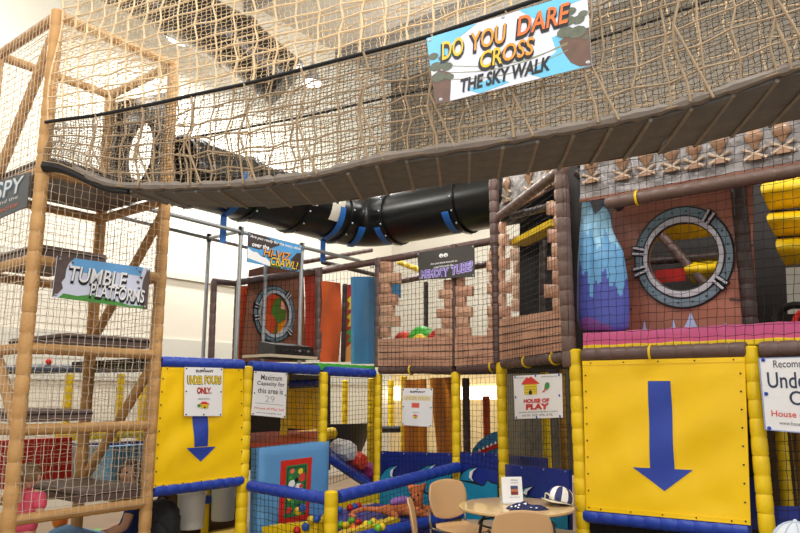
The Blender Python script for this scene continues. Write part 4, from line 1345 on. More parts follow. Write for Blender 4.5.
L(MB().tube([c + x3 * math.cos(PI * k / 12) * .16 + V((0, 0, math.sin(PI * k / 12) * .14)) for k in range(24)], .03, 8, closed=True).obj('hoop', M('hoop_black', (24, 24, 24), .4, 0)), 'black padded hoop behind the red hoop at the right edge', 'hoop')

# ------------------------------------------------------------------ wave panels at the foot of the middle frame
def wave_panel(pl, px, off, label, waves, crests):
    q = quad(pl, px, off, lambda u, v: .012 * math.sin(PI * u) * math.sin(6 * u + 5 * v))
    t = thing('printed_pad', label, 'padded panel', q.f(.5, 1))
    q.sheet(MB(), 16, 12, .03).obj('vinyl_sheet', navy, t)
    for pts, m_, d in [(w, teal, .046) for w in waves] + [(c_, white, .048) for c_ in crests]:
        mb = MB(); uv = [q.uv(pl.pt(x, y, off)) for x, y in pts]
        uv = [(min(1, max(0, u)), min(1, max(0, v))) for u, v in uv]
        if m_ is teal:
            cu = sum(u for u, v in uv) / len(uv); cv = sum(v for u, v in uv) / len(uv)
            mb2 = MB(); q.poly(mb2, [(min(1, max(0, u + (u - cu) * .02)), v - .02) for u, v in uv], .0445); mb2.obj('wave_outline', black, t)
        q.poly(mb, uv, d); mb.obj('wave_print' if m_ is teal else 'crest_print', m_, t)
    for u in (.04, .35, .66, .96):
        MB().sphere(q.f(u, .03, .032), .009, 6, 4).obj('grommet', grey, t)
wave_panel(FB, [(382, 451), (453.5, 453), (454, 507), (382, 512)], .02, 'left navy panel with two teal waves, below the small white notice', [[(382, 512), (382, 478), (388, 470), (394, 466.5), (400, 465.5), (396, 469), (394.5, 475), (397, 479), (403, 476), (406, 478), (414, 477), (421, 470), (429, 466), (438, 464), (431, 470), (428, 476), (434, 479), (444, 474), (454, 473), (454, 507)]], [[(400, 465.5), (396, 469), (394.5, 475), (396, 478), (392.5, 475), (393, 470)], [(438, 464), (431, 470), (428, 476), (429.5, 478), (425.5, 476), (428, 470)]])
wave_panel(FB, [(460, 452), (499, 453), (500, 520), (460, 518)], .02, 'middle navy panel with one tall teal wave behind the wooden chair', [[(460, 518), (460, 480), (466, 472), (472, 468.5), (479, 467.5), (475, 471), (473.5, 477), (476, 482), (483, 486), (487, 485), (490, 480.5), (494, 483), (500, 484), (500, 520)]], [[(479, 467.5), (475, 471), (473.5, 477), (475, 481), (471, 477), (472, 471)]])
wave_panel(FC, [(505, 464), (572, 470), (573, 530), (506, 520)], .02, 'right navy panel with a low teal wave behind the table', [[(506, 520), (506, 496), (514, 492), (522, 491), (529, 488), (536, 486.5), (531, 491), (530, 496), (545, 500), (560, 498), (572, 496), (573, 530)]], [[(536, 486.5), (531, 491), (530, 495), (526.5, 493), (529, 489)]])
panel('vinyl_panel', 'plain navy pad behind the table, above the low teal wave', 'padded panel', FC, [(505, 455), (548, 458), (548, 476), (505, 472)], .35, navy)

# ------------------------------------------------------------------ lower rooms behind the nets
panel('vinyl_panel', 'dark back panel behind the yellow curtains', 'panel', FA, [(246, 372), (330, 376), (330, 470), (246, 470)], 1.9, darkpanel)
for k, (px, lab) in enumerate((([(287, 389), (303.5, 388), (303.5, 429), (286, 428)], 'left yellow vinyl curtain strip under the short blue rail'), ([(304.5, 388), (321, 387.5), (319, 429), (304, 429)], 'right yellow vinyl curtain strip under the short blue rail'))):
    panel('curtain_strip', lab, 'curtain', FA, px, .85, yel, lambda u, v: .02 * math.sin(8 * u + k))
rl('short blue padded rail holding the two yellow curtain strips', FA, (285, 384), (324, 382), .045, blu, off=.8)
post('padded_post', 'dim yellow padded post left of the yellow curtain strips', FA, 285, 374, 470, .045, yelp, off=.8)
rl('yellow foam roll lying behind the orange ramp top', FA, (288, 438), (334, 433), .075, yelp, off=1.0)
q = Quad(FA.pt(250, 437, 1.1), FA.pt(318, 433, 1.1), FA.pt(322, 446, .15), FA.pt(250, 449, .15))
mb = MB(); q.sheet(mb, 6, 6, .05); L(mb.obj('ramp_mat', M('terracotta_vinyl', (196, 74, 40), .45, .08, 4, .1)), 'orange-red ramp mat behind the light blue play block', 'mat')
panel('vinyl_panel', 'black padded slab behind the coloured foam rollers', 'padded panel', FA, [(322, 424), (368, 423), (352, 462), (330, 455)], 1.3, M('matt_black', (26, 26, 28)), lambda u, v: .1 * math.sin(PI * u), .1)
rl('black padded bench bar behind the left wave panel', FB, (300, 430), (402, 429), .05, M('matt_black', (26, 26, 28)), off=1.8)
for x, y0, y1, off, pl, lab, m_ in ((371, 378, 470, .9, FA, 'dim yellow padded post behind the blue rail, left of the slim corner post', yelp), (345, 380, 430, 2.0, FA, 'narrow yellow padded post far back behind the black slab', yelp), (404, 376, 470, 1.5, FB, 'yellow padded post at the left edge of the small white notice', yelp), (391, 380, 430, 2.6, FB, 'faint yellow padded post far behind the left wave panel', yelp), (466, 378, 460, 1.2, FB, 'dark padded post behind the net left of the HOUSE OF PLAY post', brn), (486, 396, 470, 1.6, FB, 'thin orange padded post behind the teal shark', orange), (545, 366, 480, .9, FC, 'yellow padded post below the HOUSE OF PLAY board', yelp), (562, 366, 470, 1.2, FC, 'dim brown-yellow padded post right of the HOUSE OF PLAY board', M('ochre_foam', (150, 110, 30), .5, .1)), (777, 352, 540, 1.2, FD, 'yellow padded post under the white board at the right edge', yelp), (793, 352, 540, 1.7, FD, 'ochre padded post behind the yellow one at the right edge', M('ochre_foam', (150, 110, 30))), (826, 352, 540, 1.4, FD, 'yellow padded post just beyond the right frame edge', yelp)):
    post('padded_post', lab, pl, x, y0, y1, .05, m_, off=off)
for px, lab in (([(404, 380), (427, 379), (428, 458), (404, 458)], 'amber vinyl curtain behind the small white notice'), ([(430, 378), (455, 377), (455, 456), (438, 456)], 'wide amber vinyl curtain left of the slim yellow middle post')):
    panel('curtain_strip', lab, 'curtain', FB, px, 1.25, M('amber_vinyl', (206, 128, 30), .45, .12, 4, .15), lambda u, v: .03 * math.sin(9 * u))
# shark cut-out
q = quad(FB, [(474, 430), (502, 430), (502, 470), (474, 470)], .55)
t = thing('shark_cutout', 'teal padded shark head with a red mouth behind the middle wave panel', 'padded figure', q.f(.5, 1))
def cut(q, pts, d0, d1):
    mb = MB(); n = len(pts)
    vs = [q.f(u, v, d1) for u, v in pts] + [q.f(u, v, d0) for u, v in pts]
    mb.add(vs, [tuple(range(n)), tuple(range(2 * n - 1, n - 1, -1))] + [(i, n + i, n + (i + 1) % n, (i + 1) % n) for i in range(n)]); return mb
cut(q, [(.02, .62), (.1, .45), (.3, .28), (.55, .15), (.8, .05), (1, .02), (1, 1), (.05, 1)], 0, .08).obj('head', M('shark_teal', (50, 118, 160), .4, .08), t)
cut(q, [(.12, .62), (.35, .48), (.7, .36), (1, .32), (1, .44), (.7, .50), (.4, .62), (.2, .74)], .08, .09).obj('mouth', red, t)
for i in range(5):
    u = .3 + i * .14; v = .53 - i * .045
    cut(q, [(u, v), (u + .05, v - .08), (u + .1, v - .02)], .09, .095).obj('tooth', white, t)
# dark room of the angled bay with a web print
q = quad(FC, [(500, 366), (580, 358), (584, 476), (500, 470)], 1.4)
t = thing('web_panel', 'dark wall panel with a black web print below the HOUSE OF PLAY board', 'panel', q.f(.5, 1))
q.sheet(MB(), 4, 4, .02).obj('panel_sheet', M('moss_panel', (74, 66, 50), .6, .25, 3), t)
cu, cv = .62, .58
for k in range(9):
    w_ = 2 * PI * k / 9; e = (cu + .34 * math.cos(w_), cv + .3 * math.sin(w_)); w2 = w_ + .12
    mb = MB(); q.poly(mb, [(cu, cv), e, (cu + .33 * math.cos(w2), cv + .29 * math.sin(w2))], .023); mb.obj('web_print', black, t)
    for r_ in (.5, .8):
        a1 = w_ + 2 * PI / 9
        mb = MB(); q.poly(mb, [(cu + .34 * r_ * math.cos(w_), cv + .3 * r_ * math.sin(w_)), (cu + .34 * r_ * math.cos(a1), cv + .3 * r_ * math.sin(a1)), (cu + .3 * r_ * math.cos(a1), cv + .265 * r_ * math.sin(a1)), (cu + .3 * r_ * math.cos(w_), cv + .265 * r_ * math.sin(w_))], .0235); mb.obj('web_print', black, t)
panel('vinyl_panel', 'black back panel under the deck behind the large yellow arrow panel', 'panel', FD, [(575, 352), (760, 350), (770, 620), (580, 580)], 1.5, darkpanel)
panel('vinyl_panel', 'brown net-backed wall under the white board at the right edge', 'panel', FD, [(762, 352), (990, 350), (990, 560), (770, 530)], 2.6, M('umber_panel', (92, 70, 50), .6, .25, 3))
panel('vinyl_panel', 'navy pad low behind the net at the right edge', 'padded panel', FD, [(768, 506), (915, 506), (920, 600), (770, 590)], .12, navy)
panel('vinyl_panel', 'long navy pad at waist height behind the large yellow panel', 'padded panel', FD, [(585, 470), (760, 478), (766, 530), (585, 520)], .9, navy)

# ------------------------------------------------------------------ ball pit
P246 = FA.xy(246)
FE = Plane(P246, B)
Kxy = FE.xy(333)
FG = Plane(Kxy, A)
post('padded_post', 'short yellow padded corner post of the ball pit with rounded top', FE, 333, 491, None, .06, yelp)
rail('padded_rail', 'blue padded rail from yellow post to ball pit corner, before the light blue block', FE.pt(250, 486), FE.pt(328, 499), .055, blu, cat='rail')
rail('padded_rail', 'long blue padded rail along the ball pit from its corner to the wave panels', FG.pt(338, 497), FG.pt(458, 467), .058, blu, cat='rail')
lo_ = FG.pt(462, 508); lo0 = FG.pt(345, 560)
rail('padded_rail', 'lower blue padded rail of the ball pit behind the wooden chair', V((lo0.x, lo0.y, .34)), V((lo_.x, lo_.y, .34)), .055, blu, cat='rail')
rail('padded_rail', 'lower blue padded rail of the ball pit below the light blue block', FE.P(.05, .2), FE.P((Kxy - P246).length - .05, .2), .055, blu, cat='rail')
netting('black net on the ball pit side in front of the light blue block', FE, [(252, 491), (328, 503), (328, 590), (252, 570)], 0, .058, .0024, blackcord)
netting('black net on the ball pit side in front of the orange plush toy', FG, [(338, 503), (457, 472), (462, 520), (338, 600)], 0, .056, .0022, blackcord)
zM = .36
mb = MB()
pts = [Kxy + A * .1 - B * .3 + V((0, 0)), FG.xy(455) - B * .05, P378 - A * .02 - V((0, .12)), P378 - A * 1.15 + B * .1, Kxy - B * .75 + A * .5]
mb.add([V((p.x, p.y, zM)) for p in pts] + [V((p.x, p.y, .02)) for p in pts], [(0, 1, 2, 3, 4), (9, 8, 7, 6, 5)] + [(i, 5 + i, 5 + (i + 1) % 5, (i + 1) % 5) for i in range(5)])
L(mb.obj('floor_mat', M('pit_mat', (60, 62, 150), .5, .1, 4), smooth=False), 'blue-violet floor mat of the ball pit under the plush toy', 'mat')
ledge('yellow padded wall along the back of the ball pit below the foam rollers', FA, (329, 493), (377, 486), (331, 509), (377, 501), -.06, .04, yelp, 'padded_wall')
ledge('yellow padded sill inside the ball pit along the long blue rail', FG, (340, 535), (400, 518), (340, 575), (402, 545), .04, .16, yelp, 'padded_wall')
ledge('yellow padded floor wedge before the light blue block', FE, (262, 527), (318, 522), (262, 575), (318, 590), .12, .34, yelp, 'padded_wedge')

# light blue play block with its framed game
q = quad(FA, [(261, 448.5), (331, 441), (329, 532), (259, 546)], -.07)
t = thing('play_block', 'light blue padded block with a red-framed green game picture', 'play block', q.f(.5, 1))
def rnd(u, v):
    e = min(u, 1 - u, v * 1.0); return -.025 * max(0, 1 - e * 14) ** 2
q.bulge = rnd
q.sheet(MB(), 30, 20, .12, -.12).obj('padded_body', skyb, t)
q.bulge = None
fr = quad(FA, [(281, 461), (311.5, 457), (308, 519), (278, 525)], -.072)
fr.sheet(MB(), 2, 2, .012).obj('picture_frame', redp, t)
def sub(q, r, d): return [(r[0], r[1]), (r[2], r[1]), (r[2], r[3]), (r[0], r[3])]
mb = MB(); fr.poly(mb, sub(fr, (.15, .09, .85, .91), 0), .0155); mb.obj('game_picture', M('print_leaf', (46, 120, 66), .45, .15, 30), t)
for (u, v, r_, m_) in ((.35, .18, .07, pt_), (.62, .2, .08, yt), (.7, .3, .12, rt), (.35, .38, .1, white), (.5, .33, .06, black), (.56, .47, .14, white), (.66, .44, .06, rt), (.3, .6, .08, yt), (.7, .62, .08, white), (.4, .68, .06, green), (.3, .8, .1, rt), (.62, .76, .06, black), (.5, .84, .07, green), (.72, .84, .06, black), (.3, .28, .05, green)):
    mb = MB(); fr.poly(mb, [(u + r_ * math.cos(2 * PI * k / 7) * (1 + .3 * (k % 2)), v + r_ * .55 * math.sin(2 * PI * k / 7) * (1 + .25 * ((k + 1) % 2))) for k in range(7)], .0165 + random.random() * .001); mb.obj('counter_print', m_, t)
for a, b in (((.2, .13), (.78, .13)), ((.2, .5), (.5, .42)), ((.2, .87), (.8, .72)), ((.2, .13), (.2, .87)), ((.78, .13), (.78, .6))):
    MB().tube([fr.f(*a, .017), fr.f(*b, .017)], .004, 5).obj('track_line', black, t)

# slope with the coloured foam rollers
q = Quad(FA.pt(325, 452, .5), FA.pt(372, 482, .5), FA.pt(374, 491, .1), FA.pt(327, 462, .1))
mb = MB(); q.sheet(mb, 6, 4, .08); L(mb.obj('ramp_board', navy), 'navy sloping ramp carrying the three coloured foam rollers', 'ramp')
rl('blue padded edge of the sloping ramp beside the play block', FA, (328, 458), (374, 489), .045, blu, off=.05)
def roller(px, py, r, mat, label):
    c = FA.pt(px, py, .32); n = 10
    t = MB()
    d = (FA.n3() + V((0, 0, .12))).normalized()
    prof = [(.3, -.5), (.8, -.46), (1, -.3), (1, .3), (.8, .46), (.3, .5)]
    x = V((0, 0, 1)) - d * d.z; x.normalize(); y = d.cross(x)
    t.lathe(c, [(r * k, h * .32) for k, h in prof], 7, Matrix((x, y, d)).transposed())
    o = t.obj('foam_roller', mat)
    e = c - d * .165
    MB().lathe(e, [(r * .35, -.004), (r * .3, .006)], 7, Matrix((x, y, d)).transposed()).obj('end_seam', mat, o)
    return L(o, label, 'foam roller')
roller(343, 450, .125, M('foam_white', (232, 230, 226), .5, .04), 'white foam roller uppermost on the sloping ramp')
roller(354, 460, .115, M('foam_scarlet', (226, 72, 48), .5, .05), 'scarlet foam roller in the middle of the sloping ramp')
roller(367, 471, .115, M('foam_magenta', (176, 50, 130), .5, .05), 'magenta foam roller lowest on the sloping ramp')

# balls
ballmesh = {}
cols = {'red': (214, 34, 24), 'yellow': (246, 206, 30), 'blue': (40, 96, 190), 'green': (120, 190, 40), 'orange': (236, 120, 30)}
for k, c in cols.items():
    mb = MB().sphere((0, 0, 0), .037, 16, 10)
    me = bpy.data.meshes.new('play_ball_' + k); me.from_pydata([tuple(v) for v in mb.v], [], mb.f)
    me.materials.append(M('ball_' + k, c, .3, 0)); me.polygons.foreach_set('use_smooth', [True] * len(me.polygons)); ballmesh[k] = me
def ball(k, p, label, group):
    o = bpy.data.objects.new('play_ball', ballmesh[k]); COL.objects.link(o); o.location = p
    L(o, label, 'ball', group)
for k, x, y, lab in (('yellow', 298, 511, 'yellow play ball against the middle of the game picture'), ('blue', 302.5, 508, 'blue play ball against the lower game picture'), ('yellow', 311, 520, 'yellow play ball right of the red picture frame foot'), ('blue', 317, 518.5, 'blue play ball on the wedge beside the ball pit corner post'), ('blue', 305.5, 527, 'blue play ball in front of the picture frame foot'), ('red', 297, 530.5, 'red play ball nearest the bottom edge of the photo'), ('yellow', 325, 518, 'yellow play ball touching the short yellow corner post')):
    p = FE.pt(x, y, .10 if y > 516 else .16); ball(k, p, lab, None)
for k, x, y, lab in (('red', 350, 507.5, 'left red play ball by the back wall of the ball pit'), ('blue', 354.5, 506.5, 'blue play ball between two red ones by the back wall of the ball pit'), ('red', 358.5, 505.5, 'right red play ball by the back wall of the ball pit'), ('blue', 339.5, 510, 'single blue play ball at the left of the back wall of the ball pit')):
    ball(k, at_z(x, y, zM + .038), lab, None)
random.seed(3)
for i in range(10):
    k = ('green', 'yellow', 'green', 'orange', 'red', 'yellow', 'green', 'yellow')[i % 8]
    p = at_z(342 + i * 4.4 + random.uniform(-2, 2), 524 + random.uniform(-3.5, 5), zM + .038)
    ball(k, p, '%s play ball lying on the near edge of the ball pit mat' % k, '%s balls at the near edge of the pit' % k)
# ------------------------------------------------------------------ table, chairs and what lies on the table
def round_table():
    c = at_z(516, 505.5, .735); r = .455
    t = thing('round_table', 'round beech-top cafe table in front of the navy wave panels', 'table', (c.x, c.y, 0))
    MB().lathe((c.x, c.y, .71), [(r - .012, 0), (r, .006), (r, .020), (r - .006, .026), (r - .02, .027)], 64).obj('tabletop', plyt, t)
    MB().lathe((c.x, c.y, .704), [(r - .03, 0), (r - .008, .004), (r - .004, .008)], 64).obj('edge_band', M('beech_edge', (150, 104, 66), .4, .1), t)
    for k in range(4):
        w_ = PI / 4 + k * PI / 2 + .25
        d = V((math.cos(w_), math.sin(w_), 0))
        p = V((c.x, c.y, .70))
        MB().tube([p + d * .22, p + d * .30 + V((0, 0, -.1)), V((c.x, c.y, .015)) + d * .41], .014, 8).obj('leg', M('dark_steel', (70, 70, 74), .35, 0, metal=.7), t)
    MB().tube([V((c.x, c.y, .60)) + V((math.cos(PI * k / 12), math.sin(PI * k / 12), 0)) * .30 for k in range(24)], .008, 6, closed=True).obj('stretcher_ring', M('dark_steel', (70, 70, 74)), t)
    return c
TC = round_table()
def chair(x, y, ang, label):
    """plywood stacking chair; ang = heading of the sitter (0 = +Y)"""
    t = thing('plywood_chair', label, 'chair', (x, y, 0), None)
    ca, sa = math.cos(ang), math.sin(ang)
    def W(p): return V((x + p[0] * ca - p[1] * sa, y + p[0] * sa + p[1] * ca, p[2]))
    def shell(fn, n1, n2, name, mat):
        mb = MB(); g = lambda u, v: W(fn(u, v))
        # thickness along local normal, approximated by a copy shifted 11 mm
        mb.grid(lambda u, v: g(u, v), n1, n2)
        o = mb.obj(name, mat, t)
        sm = o.modifiers.new('thickness', 'SOLIDIFY'); sm.thickness = .011; sm.offset = 0
        return o
    def squircle(u, v, a, b, n=3.2):
        X, Y = 2 * u - 1, 2 * v - 1
        return a * X * math.sqrt(1 - .36 * Y * Y), b * Y * math.sqrt(1 - .36 * X * X)
    def back(u, v):
        X, Z = squircle(u, v, .215, .17)
        X *= 1 - .05 * (1 - Z / .165)
        return (X, -.215 - .16 * (Z) - .9 * (0.0) + .55 * X * X * 1.0, .675 + Z)
    def seat(u, v):
        X, Y = squircle(u, v, .21, .21)
        return (X, Y + .02, .452 + .12 * X * X - .25 * max(0, Y - .12) ** 2 * 4 + .02 * (Y < -.14))
    shell(back, 18, 18, 'backrest', ply); shell(seat, 18, 18, 'seat', ply)
    for s in (-1, 1):
        MB().tube([W((s * .19, .20, .0)), W((s * .19, .19, .40)), W((s * .185, .165, .43)), W((s * .18, .10, .437))], .011, 8).obj('leg', chrome, t)
        MB().tube([W((s * .20, -.25, .0)), W((s * .195, -.19, .40)), W((s * .195, -.19, .437))], .011, 8).obj('leg', chrome, t)
        MB().tube([W((s * .18, .10, .437)), W((s * .19, -.10, .437)), W((s * .19, -.185, .44)), W((s * .192, -.205, .50)), W((s * .19, -.212, .60))], .011, 8).obj('back_frame', chrome, t)
        MB().sphere(W((s * .15, -.205, .60)), .012, 8, 6).obj('bolt', chrome, t)
    MB().tube([W((-.19, -.1, .432)), W((.19, -.1, .432))], .010, 8).obj('cross_bar', chrome, t)
    MB().tube([W((-.182, .10, .430)), W((.182, .10, .430))], .010, 8).obj('cross_bar', chrome, t)
c1 = at_y(448, 495, 6.62)
chair(c1.x + .13, c1.y - .17, math.atan2(-.62, -.78) * 1 + 0, 'empty plywood chair facing the table, left of it before the long blue rail') if False else None
def heading(dx, dy):            # rotate local +Y onto (dx, dy)
    return math.atan2(-dx, dy)
chair(c1.x + .10, c1.y - .17, heading(.5, -.85), 'empty plywood chair facing the table, left of it before the long blue rail')
c2 = at_y(408, 510, 5.45)
chair(c2.x + .24, c2.y - .02, heading(1, -.06), 'plywood chair seen edge-on, leftmost of the three, cut by the photo bottom')
c3 = at_y(524, 522, 4.9)
chair(c3.x - .0, c3.y + .22, heading(.05, 1), 'nearest plywood chair with its pale brown back turned towards us')

# leaflet holder
def leaflet():
    c = at_z(512, 503, .738)
    t = thing('leaflet_holder', 'clear upright menu holder with a printed leaflet on the round table', 'menu holder', (c.x, c.y, .738))
    ax = V((.95, .12, 0)).normalized(); n = V((ax.y, -ax.x, 0)); up = V((0, 0, 1))
    w_, h = .085, .205
    q = Quad(c + up * h - ax * w_ + n * .02 - up * 0, c + up * h + ax * w_, c + ax * w_ + n * .05, c - ax * w_ + n * .05)
    q = Quad(c + up * h - ax * w_, c + up * h + ax * w_, c + ax * w_ + n * .03, c - ax * w_ + n * .03)
    q.sheet(MB(), 2, 2, .004).obj('leaflet', white, t)
    q2 = Quad(c + up * h - ax * w_, c + up * h + ax * w_, c + ax * w_ - n * .05, c - ax * w_ - n * .05)
    q2.sheet(MB(), 2, 2, .003).obj('back_leaflet', M('paper_shade', (206, 206, 204), .5, 0), t)
    MB().box(c + V((0, 0, .006)), ax * w_, n * .055, up * .006).obj('base', M('acrylic', (220, 224, 226), .1, 0), t)
    for r_, m_ in (((.42, .34, .78, .46), M('print_slate', (60, 70, 110), .5, 0)), ((.42, .46, .78, .56), M('print_tan', (190, 110, 70), .5, 0)), ((.42, .56, .78, .68), M('print_maroon', (120, 40, 40), .5, 0))):
        mb = MB(); q.poly(mb, sub(q, r_, 0), .006); mb.obj('photo_print', m_, t)
    text(q, 'MENU', (.45, .10, .80, .16), gr, t, .006)
    text(q, 'hot food', (.45, .20, .80, .25), gr, t, .006)
    text(q, 'party bookings', (.36, .74, .84, .79), gr, t, .006)
leaflet()
# polka-dot cloth and striped hat
def cloth():
    c = at_z(527, 508.5, .74)
    random.seed(11)
    mb = MB()
    def fn(u, v):
        X = (u - .5) * .29; Y = (v - .5) * .15
        h = .055 * math.sin(PI * u) ** .6 * math.sin(PI * v) ** .6 * (.65 + .35 * math.sin(13 * u + 3 * v) * math.cos(8 * v + 2 * u))
        return V((c.x + X + .015 * math.sin(9 * v), c.y + Y + .02 * math.sin(7 * u), .741 + h))
    mb.grid(fn, 40, 20, .006, V((0, 0, -1)))
    o = mb.obj('polka_dot_cloth', M('cloth_navy', (30, 36, 84), .8, .1, 20))
    L(o, 'crumpled navy cloth with white polka dots on the round table', 'cloth')
    for i in range(15):
        u, v = random.uniform(.08, .92), random.uniform(.06, .75)
        p = fn(u, v); e = .02
        du = (fn(u + .01, v) - p).normalized(); dv = (fn(u, v + .01) - p).normalized(); n = du.cross(dv).normalized()
        dv = n.cross(du)
        m2 = MB(); m2.add([p + n * .003 + (du * math.cos(2 * PI * k / 8) + dv * math.sin(2 * PI * k / 8)) * .0085 for k in range(8)], [tuple(range(8))])
        m2.obj('dot_print', white, o)
cloth()
def hat():
    c = at_z(560, 504.5, .74)
    t = thing('striped_hat', 'navy and white striped sun hat lying crown-up beside the polka-dot cloth', 'hat', (c.x, c.y, .739))
    R3 = Matrix.Rotation(.5, 3, 'Z') @ Matrix.Rotation(.28, 3, 'Y')
    mb = MB()
    prof = [(.105, 0), (.112, .02), (.108, .05), (.092, .085), (.06, .108), (.02, .118), (.004, .119)]
    vs, fs = [], []; S = 36
    fine = []
    for i in range(len(prof) - 1):
        for k in range(3):
            fine.append((prof[i][0] + (prof[i + 1][0] - prof[i][0]) * k / 3, prof[i][1] + (prof[i + 1][1] - prof[i][1]) * k / 3))
    fine.append(prof[-1])
    for r_, h in fine:
        for k in range(S):
            w_ = 2 * PI * k / S
            vs.append(V((c.x, c.y, .762)) + R3 @ V((r_ * math.cos(w_) * 1.05, r_ * math.sin(w_) * .8, h)))
    for i in range(len(fine) - 1):
        for k in range(S):
            l = (k + 1) % S
            mb.f.append((i * S + k, i * S + l, (i + 1) * S + l, (i + 1) * S + k)); mb.mi.append((k // 3) % 2)
    mb.v = vs
    mb.obj('crown', [white, M('hat_navy', (46, 52, 104), .7, .05)], t)
    mb = MB()
    base = V((c.x, c.y, .745))
    mb.grid(lambda u, v: base + R3 @ V(((.10 + .06 * v) * math.cos(2 * PI * u) * 1.05, (.10 + .05 * v) * math.sin(2 * PI * u) * .8, .012 - .01 * v + .008 * math.sin(3 * 2 * PI * u) * v)) , 36, 3)
    o = mb.obj('brim', M('hat_cream', (226, 216, 190), .7, .05), t); o.modifiers.new('thickness', 'SOLIDIFY').thickness = .004
    MB().tube([base + R3 @ V((-.12 - .035 * math.sin(PI * k / 8), -.05 + .012 * k, .01 + .04 * math.sin(PI * k / 8))) for k in range(9)], .006, 6).obj('chin_tie', M('hat_cream', (226, 216, 190)), t)
hat()
# white padded bag at the lower right corner
c = at_y(796, 530, 4.6)
mb = MB(); mb.sphere((c.x, c.y, .66), (.16, .13, .16), 20, 14); o = mb.obj('white_cap', M('white_cloth', (226, 232, 238), .75, .04, 8, .2, 10))
L(o, 'rounded white cloth cap cut off by the lower right corner of the photo', 'cap')
MB().sphere((c.x, c.y, .822), .014, 8, 6).obj('button', M('white_cloth', (226, 232, 238)), o)
for k in range(5):
    w_ = PI * k / 5
    MB().tube([V((c.x + .162 * math.cos(w_) * math.cos(a), c.y + .132 * math.sin(w_) * math.cos(a), .66 + .162 * math.sin(a))) for a in [PI * j / 14 for j in range(15)]], .0035, 5).obj('panel_seam', M('seam_bluegrey', (186, 200, 218), .7, 0), o)
MB().tube([V((c.x + .165 * math.cos(2 * PI * k / 24), c.y + .135 * math.sin(2 * PI * k / 24), .62)) for k in range(24)], .022, 6, closed=True).obj('cuff', M('white_cloth', (226, 232, 238)), o)

# ------------------------------------------------------------------ skinned figures
def skinned(name, verts, edges, mats, parent=None, root=0, sub=2, label=None):
    """grow one continuous surface round a skeleton; verts: {key: (point, rx, ry)}"""
    keys = list(verts)
    idx = {k: i for i, k in enumerate(keys)}
    pts = [V(verts[k][0]) for k in keys]
    org = ORG[parent.name] if parent is not None else V((sum(p.x for p in pts) / len(pts), sum(p.y for p in pts) / len(pts), min(p.z for p in pts)))
    me = bpy.data.meshes.new(name)
    me.from_pydata([tuple(p - org) for p in pts], [(idx[a], idx[b]) for a, b in edges], [])
    o = bpy.data.objects.new(name, me); COL.objects.link(o)
    sk = o.modifiers.new('skin', 'SKIN'); sk.use_smooth_shade = True; sk.branch_smoothing = .4
    if not me.skin_vertices:
        me.skin_vertices.new()
    for i, k in enumerate(keys):
        sv = me.skin_vertices[0].data[i]
        r = verts[k][1:]
        sv.radius = (r[0], r[1] if len(r) > 1 else r[0])
        sv.use_root = (i == root)
    ss = o.modifiers.new('sub', 'SUBSURF'); ss.levels = sub; ss.render_levels = sub
    bpy.context.view_layer.update()
    m2 = bpy.data.meshes.new_from_object(o.evaluated_get(bpy.context.evaluated_depsgraph_get()))
    COL.objects.unlink(o); bpy.data.objects.remove(o)
    m2.materials.clear(); m2.materials.append(mats)
    m2.polygons.foreach_set('use_smooth', [True] * len(m2.polygons))
    n = bpy.data.objects.new(name, m2); COL.objects.link(n)
    if parent is None: n.location = org
    else: n.parent = parent
    ORG[n.name] = org
    return n

def hand(V_, E_, key, wrist, d, up, s):
    """palm, four unequal fingers with a bend, and a side thumb; d points along the hand"""
    d = d.normalized(); side = d.cross(up).normalized(); up = side.cross(d)
    V_[key + 'palm'] = (wrist + d * .045 * s, .026 * s, .014 * s); E_.append((key, key + 'palm'))
    for i, (o_, l) in enumerate(((-.024, .038), (-.008, .046), (.008, .043), (.024, .034))):
        a = wrist + d * .075 * s + side * o_ * s
        b = a + d * l * .55 * s - up * .008 * s
        c_ = b + d * l * .45 * s - up * .020 * s
        V_[key + 'f%da' % i] = (a, .0085 * s); V_[key + 'f%db' % i] = (b, .0078 * s); V_[key + 'f%dc' % i] = (c_, .0065 * s)
        E_ += [(key + 'palm', key + 'f%da' % i), (key + 'f%da' % i, key + 'f%db' % i), (key + 'f%db' % i, key + 'f%dc' % i)]
    a = wrist + d * .03 * s - side * .03 * s - up * .006 * s
    V_[key + 't1'] = (a, .010 * s); V_[key + 't2'] = (a + d * .03 * s - side * .016 * s - up * .01 * s, .008 * s)
    E_ += [(key + 'palm', key + 't1'), (key + 't1', key + 't2')]

